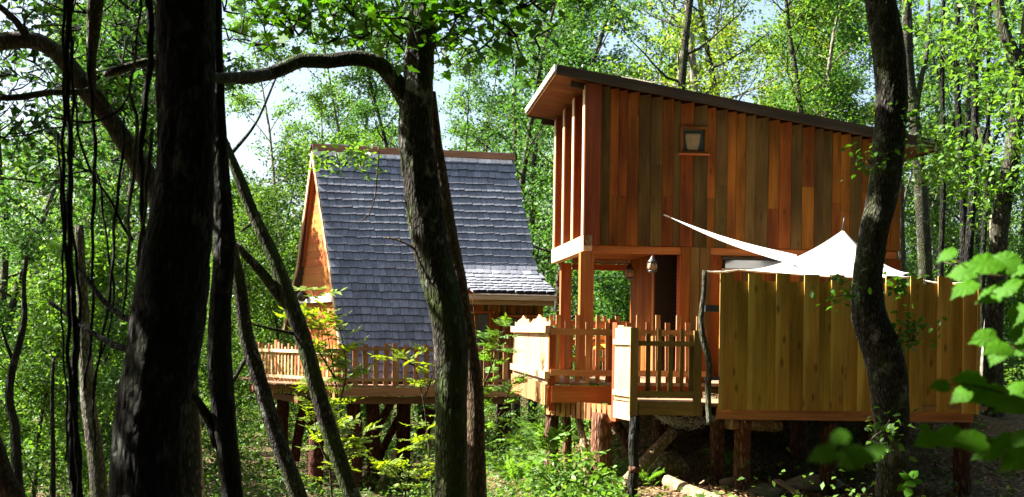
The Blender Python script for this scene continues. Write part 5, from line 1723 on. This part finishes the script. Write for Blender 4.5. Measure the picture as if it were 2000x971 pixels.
# ------------------------------------------------------------------ lianas
G_L = 'lianas hanging on the left'
def vine(label, rows, Y, mat='bark_black', twist=.012, seed=1):
    rng = np.random.default_rng(seed)
    q = spline([(*P(a, b, Y), px_m(w, Y) / 2) for a, b, w in rows], .06)
    s = np.arange(len(q)) * .06
    q[:, 0] += twist * np.sin(s * 5 + seed) + .006 * np.sin(s * 17 + seed * 2)
    q[:, 1] += twist * np.cos(s * 4 + seed)
    o = MB().tube([p[:3] for p in q], q[:, 3], 7, random.Random(seed), .25).build('hanging_liana', M[mat], None, True, origin=tuple(q[0][:3]))
    o['label'] = label; o['category'] = 'vine'; o['group'] = G_L
vine('thickest hanging liana, running unbroken from top edge to ground left of the black trunk', [(130, -40, 13), (134, 120, 11), (135, 240, 11), (133, 350, 11), (140, 486, 12), (144, 600, 13), (143, 800, 15), (146, 1000, 18)], 9.6, seed=1)
vine('thinner liana twisting round the left side of the thickest one', [(124, -40, 6), (128, 120, 6), (121, 250, 7), (118, 280, 7), (128, 400, 8), (133, 520, 8), (130, 680, 8), (137, 740, 8), (150, 850, 9), (152, 1000, 10)], 9.5, seed=2)
vine('second strand hanging tight against the right of the thickest liana', [(143, -40, 7), (140, 160, 7), (138, 300, 6), (147, 500, 6), (154, 640, 7), (150, 800, 8), (157, 1000, 9)], 9.7, seed=3)
vine('liana falling from the mossy limb fork straight down right of the thick bundle', [(178, 100, 10), (180, 220, 8), (182, 300, 8), (184, 400, 7), (184, 486, 6), (176, 640, 6), (166, 760, 5)], 10.4, seed=4)
vine('ragged liana clinging beside the upper left flank of the black trunk', [(292, -40, 16), (290, 60, 15), (285, 160, 13), (284, 250, 12), (280, 380, 11), (270, 480, 9), (262, 600, 7), (255, 680, 5)], 9.1, seed=5, twist=.02)
vine('knotted pale liana curling left of the black trunk', [(276, -20, 5), (262, 80, 5), (256, 180, 6), (270, 225, 8), (273, 270, 8), (266, 330, 7), (248, 420, 6), (245, 520, 6), (246, 620, 5)], 9.4, 'bark_grey', seed=6, twist=.018)
vine('curved liana loop swinging in a bow between the lianas and the black trunk', [(86, 226, 5), (120, 233, 5), (170, 239, 6), (210, 228, 6), (240, 210, 5), (256, 180, 4)], 9.5, seed=7, twist=.004)
vine('thin liana hanging in the middle between thick bundle and black trunk', [(240, 230, 5), (238, 340, 6), (228, 420, 7), (220, 486, 6), (208, 600, 6), (196, 700, 5), (184, 780, 5)], 10, seed=8)
vine('thin straight liana crossing behind the lower branch of the black trunk', [(186, 330, 4), (200, 380, 5), (210, 470, 5), (218, 600, 4), (190, 740, 4), (184, 880, 4)], 10.2, seed=9)
vine('thin slanting liana near the leaning limb', [(150, 200, 4), (160, 280, 5), (175, 330, 5), (205, 380, 5), (238, 440, 6), (258, 470, 7)], 10.6, seed=10)
vine('wispy liana left of the thickest one, near the edge of the bundle', [(116, 260, 4), (118, 420, 5), (124, 560, 4), (126, 700, 4), (128, 900, 5)], 9.3, seed=11)
vine('frayed liana along the left edge of the black trunk at mid height', [(300, 250, 8), (283, 330, 8), (277, 420, 7), (272, 520, 5)], 8.8, 'bark_grey', seed=12, twist=.02)
vine('dangling dead liana hanging in front of the shingled roof', [(738, 285, 2.5), (738, 330, 2.5), (732, 380, 2.5), (722, 420, 2.5), (702, 432, 2)], 13.2, 'bark_brown', seed=13, twist=.003)
def shingle_twig():
    T = bpy.data.objects.new('dead_twig', None)
vine('short dead twig of liana bent across the shingles beside the mossy tree', [(752, 464, 3), (775, 468, 4), (800, 480, 5), (822, 498, 6)], 12.9, 'bark_brown', seed=14, twist=.003)

# ------------------------------------------------------------------ ash saplings and ferns with feathered leaves
def pinnate(T, fronds, mat, rng, nleaf=5, name='crown', stalk_mat='leaf_bright'):
    V = []; mb = MB()
    for p, d, L, lw in fronds:
        d = nrmz(np.array(d, float))
        side = nrmz(np.cross(d, np.array([0, 0, 1.0]) + rng.normal(size=3) * .3))
        upv = np.cross(side, d)
        q = []
        for k in range(6):
            t = k / 5
            q.append(np.array(p) + d * L * t - np.array([0, 0, .25 * L * t * t]))
        mb.tube(q, np.linspace(.004, .0015, 6), 4, cap=False)
        for k in range(nleaf):
            t = .25 + .75 * k / nleaf
            c = np.array(p) + d * L * t - np.array([0, 0, .25 * L * t * t])
            for sg in (-1, 1):
                tt = nrmz(side * sg + d * .55 - np.array([0, 0, .15]) + rng.normal(size=3) * .12)
                w = nrmz(np.cross(tt, upv + rng.normal(size=3) * .25)) * lw * .30
                ll = lw * rng.uniform(.85, 1.15) * (1 - .35 * abs(t - .5))
                V.append([c, c + tt * ll * .45 + w * .62 , c + tt * ll - np.array([0, 0, .12 * ll]), c + tt * ll * .45 - w * .62])
        e = q[-1]
        w = side * lw * .18
        V.append([e, e + d * lw * .45 + w, e + d * lw, e + d * lw * .45 - w])
    mb.build('stalks', M[stalk_mat], T)['kind'] = 'stuff'
    me = np_mesh(name, np.array(V) - np.array(T.location), 4, M[mat])
    link(bpy.data.objects.new(name, me), T)
def ash(label, stems, Y, seed, lw=.12, n=26, mat='leaf_bright', fl=.34, name='ash_sapling'):
    rng = np.random.default_rng(seed)
    b = stems[0][0]
    base = P(b[0], b[1], Y)
    T = thing(name, (base.x, base.y, gz(base.x, base.y)), label, 'sapling', None)
    fr = []; mb = MB()
    for rows in stems:
        q = spline([(*P(a, c, Y), .009) for a, c in rows], .08)
        f = q[0].copy(); f[2] = gz(f[0], f[1]) - .05
        if q[0][2] > f[2] + .2 and rows is stems[0]:
            q = np.vstack([f, q])
        mb.tube([p[:3] for p in q], np.linspace(.014, .004, len(q)), 6)
        for k in range(n):
            t = rng.uniform(.12, 1) ** .8
            p = q[min(len(q) - 1, int(t * len(q)))][:3]
            az = rng.uniform(0, 6.28)
            fr.append((p, (math.cos(az), math.sin(az), rng.uniform(.1, .9)), fl * rng.uniform(.6, 1.15), lw * rng.uniform(.75, 1.15)))
    mb.build('stem', M['bark_brown'], T, True)
    pinnate(T, fr, mat, rng)
ash('bright ash sapling with feathered leaves in front of the orange gable', [[(690, 985), (672, 880), (660, 780), (648, 700), (632, 620), (610, 570)], [(662, 790), (676, 730), (668, 660), (655, 625)], [(655, 740), (625, 690), (600, 650), (590, 610)]], 16.5, 51, .13, 30, 'leaf_ash')
ash('feathered leafy sapling hanging below the platform beside the leaning fork', [[(650, 985), (640, 880), (628, 800), (612, 745)], [(640, 900), (622, 860), (612, 800)], [(646, 940), (690, 880), (705, 820)]], 16.0, 52, .125, 17, 'leaf_ash')
ash('small leafy sapling in front of the picket railing left of the mossy tree', [[(845, 985), (835, 850), (822, 760), (800, 700), (758, 672)], [(828, 780), (845, 730), (842, 690)], [(810, 715), (780, 700), (740, 705)]], 18.0, 53, .11, 9, 'leaf_ash', .3)
ash('slender leafy sapling right of the brown stem below the flared eave', [[(950, 985), (945, 850), (938, 740), (930, 650), (922, 575)], [(940, 770), (965, 700), (975, 660), (990, 640)], [(945, 860), (985, 790), (1000, 740)]], 18.5, 54, .11, 22, 'leaf_bright', .32)
ash('yellowish fern like sapling at the bottom under the shingled platform', [[(790, 985), (795, 940), (810, 890), (835, 840)], [(790, 960), (770, 925), (745, 905)], [(795, 960), (830, 920), (850, 905)]], 17.0, 55, .11, 13, 'leaf_ash', .34)
ash('low bright sapling between the peeled brace and the mossy tree', [[(1100, 985), (1090, 930), (1075, 880), (1060, 840)], [(1100, 960), (1120, 920), (1140, 890)], [(1095, 960), (1060, 930), (1035, 905)]], 16.6, 56, .12, 14, 'leaf_bright', .36)
def fern(label, px, py, Y, h, seed, n=9):
    rng = np.random.default_rng(seed)
    p = P(px, py, Y); base = Vector((p.x, p.y, max(gz(p.x, p.y), p.z - .05)))
    T = thing('fern', tuple(base), label, 'fern')
    fr = []
    for k in range(n):
        az = k * 6.28 / n + rng.uniform(-.3, .3)
        fr.append((np.array(base), (math.cos(az) * .8, math.sin(az) * .8, rng.uniform(.7, 1.3)), h * rng.uniform(.8, 1.15), h * .2))
    pinnate(T, fr, 'leaf_bright', rng, 11, 'fronds')
fern('tall sunlit fern standing against the dark bark stilts of the plank cabin', 1062, 890, 18.6, .75, 61)
fern('fern lower down in front of the bright ground cover', 1010, 940, 17.4, .6, 62)
fern('small fern beside the slim dark post under the gate', 1215, 930, 18.4, .5, 63)
fern('little fern sprouting beside the mossy boulder below the gate', 1262, 940, 17.2, .38, 65)
fern('fern in the shade below the notched fence beside the bark stilt', 1420, 905, 19.0, .5, 64)

# ------------------------------------------------------------------ ground cover, far wood, unseen shading leaves all round
def under():
    rng = np.random.default_rng(21)
    n = 190000
    Y = 12.5 + 50 * rng.random(n) ** 1.5
    x = (rng.random(n) * 2 - 1) * (Y * .44 + 1)
    hmap = .5 + .35 * np.sin(x * .9 + 1.3) * np.sin(Y * .7) + .3 * np.sin(x * 2.3 + Y * 1.1)
    hmap = np.clip(hmap, .12, None) * np.where((x < -1) & (x > -7) & (Y > 17) & (Y < 36), .6, np.where(x < -1, 1.2, .85)) * np.clip(Y / 24, .6, 1.6)
    h = rng.random(n) ** .8 * hmap
    pxx = 1000 + x / Y * FPX
    dark = (pxx > 1215) & (Y > 15) & (Y < 25)
    keep = ~(dark & (rng.random(n) < .965))
    keep &= ~((pxx > 1200) & (Y <= 15) & (rng.random(n) < .55))
    keep &= rng.random(n) < np.where(hmap > .25, 1, .4)
    C = np.stack([x, Y, ground_z(x, Y) + .02 + h], 1)[keep]
    C += rng.normal(size=C.shape) * .03
    me = np_mesh('undergrowth', leaf_verts(C, .075 + C[:, 1] * .0012, rng, RHOMB, 1.0), 4, M['leaf_under'])
    link(bpy.data.objects.new('undergrowth', me), kind='stuff')
    # brighter, larger leaved patch in the sun under the platforms
    n = 2600
    x = rng.uniform(-1.1, 1.4, n); Y = rng.uniform(14.5, 18.5, n)
    C = np.stack([x, Y, ground_z(x, Y) + rng.random(n) ** .7 * (.55 + .25 * np.sin(x * 3))], 1)
    me = np_mesh('nettle_patch', leaf_verts(C, .10, rng, OVATE, 1.0), 6, M['leaf_bright'])
    link(bpy.data.objects.new('nettle_patch', me), kind='stuff')
    # dry leaves
    n = 60000
    x = rng.uniform(-7, 8, n); Y = rng.uniform(12, 26, n)
    C = np.stack([x, Y, ground_z(x, Y) + .012 + .02 * rng.random(n)], 1)
    me = np_mesh('leaf_litter', leaf_verts(C, .07, rng, RHOMB, 3.0), 4, M['litter'])
    link(bpy.data.objects.new('leaf_litter', me), kind='stuff')
M['litter'] = leafmat('dry_leaf', (0.16, 0.09, 0.04), (0.38, 0.25, 0.13), .15)
under()
def far_wood():
    rng = np.random.default_rng(31)
    n = 7000
    Y = rng.uniform(62, 105, n)
    x = (rng.random(n) * 2 - 1) * (Y * .47 + 3)
    top = 11 + 4.5 * np.sin(x * .16 + 1) + 2.5 * np.sin(x * .41 + Y * .1)
    pxx = x / Y * FPX + 1000
    top = np.where((pxx > 420) & (pxx < 560), np.minimum(top, 9), top)
    z = ground_z(x, Y) + rng.random(n) ** .8 * np.maximum(top, 6)
    C = clumps(np.stack([x, Y, z], 1), 26, .65, rng, .6)
    me = np_mesh('far_wood', leaf_verts(C, .30, rng, RHOMB, .7), 4, M['leaf_mid'])
    link(bpy.data.objects.new('far_wood', me), kind='stuff')
    mb = MB(); pr = random.Random(5)
    for i in range(90):
        Yt = pr.uniform(56, 100); xt = pr.uniform(-.45, .45) * Yt
        g = gz(xt, Yt) - .5; l = pr.uniform(-.8, .8)
        mb.tube([(xt, Yt, g), (xt + l * .4, Yt, g + 5), (xt + l, Yt, g + 9.5)], [.20, .15, .06], 6, cap=False)
    mb.build('far_trunks', M['bark_far'], None, True)['kind'] = 'stuff'
far_wood()
def around():
    rng = np.random.default_rng(41)
    C = []
    n = 60000                                     # unseen canopy overhead, added to block sky light
    C.append(np.stack([rng.uniform(-24, 18, n), rng.uniform(-22, 9.5, n), 8.2 + 5.5 * rng.random(n)], 1))
    n = 30000                                     # unseen leaves behind the viewer and at the sides, added for shade
    a = rng.uniform(math.pi * 1.0, math.pi * 2.0, n); r = rng.uniform(11, 30, n)
    C.append(np.stack([r * np.cos(a), r * np.sin(a), 1 + 12 * rng.random(n)], 1))
    n = 9000
    C.append(np.stack([rng.uniform(9, 26, n), rng.uniform(2, 30, n), 1 + 15 * rng.random(n)], 1))
    n = 4500                                      # more unseen leaves overhead on the left, added to darken the undergrowth
    C.append(np.stack([rng.uniform(-26, -6, n), rng.uniform(8, 30, n), 8 + 9 * rng.random(n)], 1))
    C = np.concatenate(C)
    C = C[(C[:, 1] < 1) | (np.abs(C[:, 0]) > .44 * C[:, 1] + .6) | (C[:, 2] > CZ + .275 * C[:, 1] + .5)]
    C = open_to_sun(C, rng)
    me = np_mesh('unseen_shade_wood', leaf_verts(C, .55, rng, OVATE, 1.0), 6, M['leaf_dark'])
    link(bpy.data.objects.new('unseen_shade_wood', me), kind='stuff')
around()

# ------------------------------------------------------------------ foreground hazel leaves
def hazel(label, Y, leaves, stem, seed, group=None):
    rng = np.random.default_rng(seed); pr = random.Random(seed)
    o = P(stem[0][0], stem[0][1], Y)
    T = thing('hazel_branch', tuple(o), label, 'branch', group)
    for path in [stem]:
        q = spline([(*P(a, b, Y), .006) for a, b in path], .04)
        MB().tube([p[:3] for p in q], np.linspace(.0045, .002, len(q)) * Y / 4.4, 6).build('stem', M['bark_brown'], T, True)
    # one leaf outline with teeth, cupped; every leaf is an object of its own
    m = []
    half = [(0, -.42), (.14, -.50), (.30, -.44), (.35, -.33), (.43, -.26), (.41, -.14), (.47, -.04), (.41, .04), (.42, .15), (.33, .20), (.32, .31), (.21, .34), (.18, .44), (.09, .47)]
    m = half + [(0, .66)] + [(-x, y) for x, y in half[:0:-1]]
    protos = []
    for v_ in range(4):
        V = [(0, 0, 0.0)]; F = []
        cup = pr.uniform(.3, .9); wav = pr.uniform(.02, .05)
        inner = [(x * .55, y * .55) for x, y in m]
        for ring_ in (inner, m):
            for i, (x, y) in enumerate(ring_):
                V.append((x, y, .30 * cup * abs(x) - .35 * y * y - cup * x * x * .9 + wav * math.sin(i * 1.9 + v_) * (abs(x) + abs(y))))
        n = len(m)
        for i in range(n):
            j = (i + 1) % n
            F.append((0, 1 + i, 1 + j)); F.append((1 + i, 1 + n + i, 1 + n + j, 1 + j))
        protos.append(mesh_py('leaf', V, F, M['leaf_hazel_big'], True))
    for (a, b, w, ang) in leaves:
        c = P(a, b, Y + pr.uniform(-.12, .12))
        s = px_m(w, Y) * .80
        toward = (CAM - c).normalized()
        nrm = (toward * pr.uniform(.5, .9) + Vector((pr.uniform(-.45, .3), 0, pr.uniform(.45, .9)))).normalized()
        t = Vector((math.cos(rad(ang)), 0, math.sin(rad(ang))))
        t = (t - nrm * t.dot(nrm)).normalized()
        x = t.cross(nrm)
        Mx = Matrix((x, t, nrm)).transposed().to_4x4() @ Matrix.Scale(s * 1.12, 4)
        Mx.translation = c
        place('leaf', protos[pr.randrange(4)], T, Mx)
M['leaf_hazel_big'] = leafmat('hazel_leaf_large', (0.028, 0.115, 0.004), (0.065, 0.185, 0.006), .45, rough=.6, spec=.12)
def veins():
    nt = M['leaf_hazel_big'].node_tree
    bs = nt.nodes['Principled BSDF']
    tc = nt.nodes.new('ShaderNodeTexCoord')
    w = N(nt, 'ShaderNodeTexWave', Scale=2.6, Distortion=.6, bands_direction='DIAGONAL')
    nt.links.new(tc.outputs['Object'], w.inputs['Vector'])
    bp = N(nt, 'ShaderNodeBump', Strength=.05, Distance=.02)
    nt.links.new(w.outputs['Fac'], bp.inputs['Height'])
    nt.links.new(bp.outputs['Normal'], bs.inputs['Normal'])
veins()
hazel('uppermost bright green hazel branch with large toothed leaves over the right end of the fence', 4.6,
      [(1850, 497, 44, 190), (1882, 530, 66, 160), (1925, 515, 78, 200), (1962, 512, 66, 150), (1884, 562, 62, 215), (1938, 575, 64, 190), (1968, 560, 62, 10), (1995, 552, 60, 0), (1992, 528, 44, 0), (1988, 612, 56, 250)],
      [(2060, 640), (2010, 575), (1960, 540), (1910, 535), (1862, 505)], 71)
hazel('middle hazel branch with bright leaves before the white patched trunk', 4.4, [(1924, 660, 58, 190), (1952, 680, 66, 210), (1948, 692, 50, 240), (1996, 650, 56, 20), (1998, 680, 50, 330)], [(2060, 720), (2005, 690), (1960, 672), (1930, 664)], 72)
hazel('darker hazel branch across the lower right corner of the fence', 4.2, [(1838, 753, 42, 185), (1898, 744, 74, 170), (1884, 768, 64, 205), (1940, 772, 90, 195), (1978, 790, 70, 200), (1996, 760, 60, 0)], [(2060, 830), (2000, 790), (1950, 765), (1880, 750), (1845, 753)], 73)
hazel('lowest hazel branch with a row of drooping leaves above the dark ground', 4.0, [(1806, 834, 28, 190), (1812, 858, 54, 205), (1850, 852, 66, 190), (1896, 860, 74, 185), (1930, 878, 66, 200), (1965, 860, 50, 180), (1985, 895, 76, 215), (1994, 855, 50, 0)], [(2060, 900), (2000, 870), (1930, 862), (1860, 850), (1815, 850)], 74)
hazel('blurred pair of hazel leaves nearest the viewer below the fence', 2.5, [(1640, 852, 52, 100), (1608, 886, 66, 190), (1668, 892, 78, 350), (1705, 884, 60, 10)], [(1720, 1000), (1690, 940), (1660, 890), (1640, 865)], 75)
hazel('small sunlit sprig of leaves at the foot of the curved trunk', 9.0, [(1768, 930, 24, 120), (1778, 944, 26, 200), (1785, 926, 22, 60), (1795, 940, 20, 20), (1762, 952, 24, 220), (1774, 962, 22, 250)], [(1770, 1000), (1775, 960), (1785, 925)], 76)
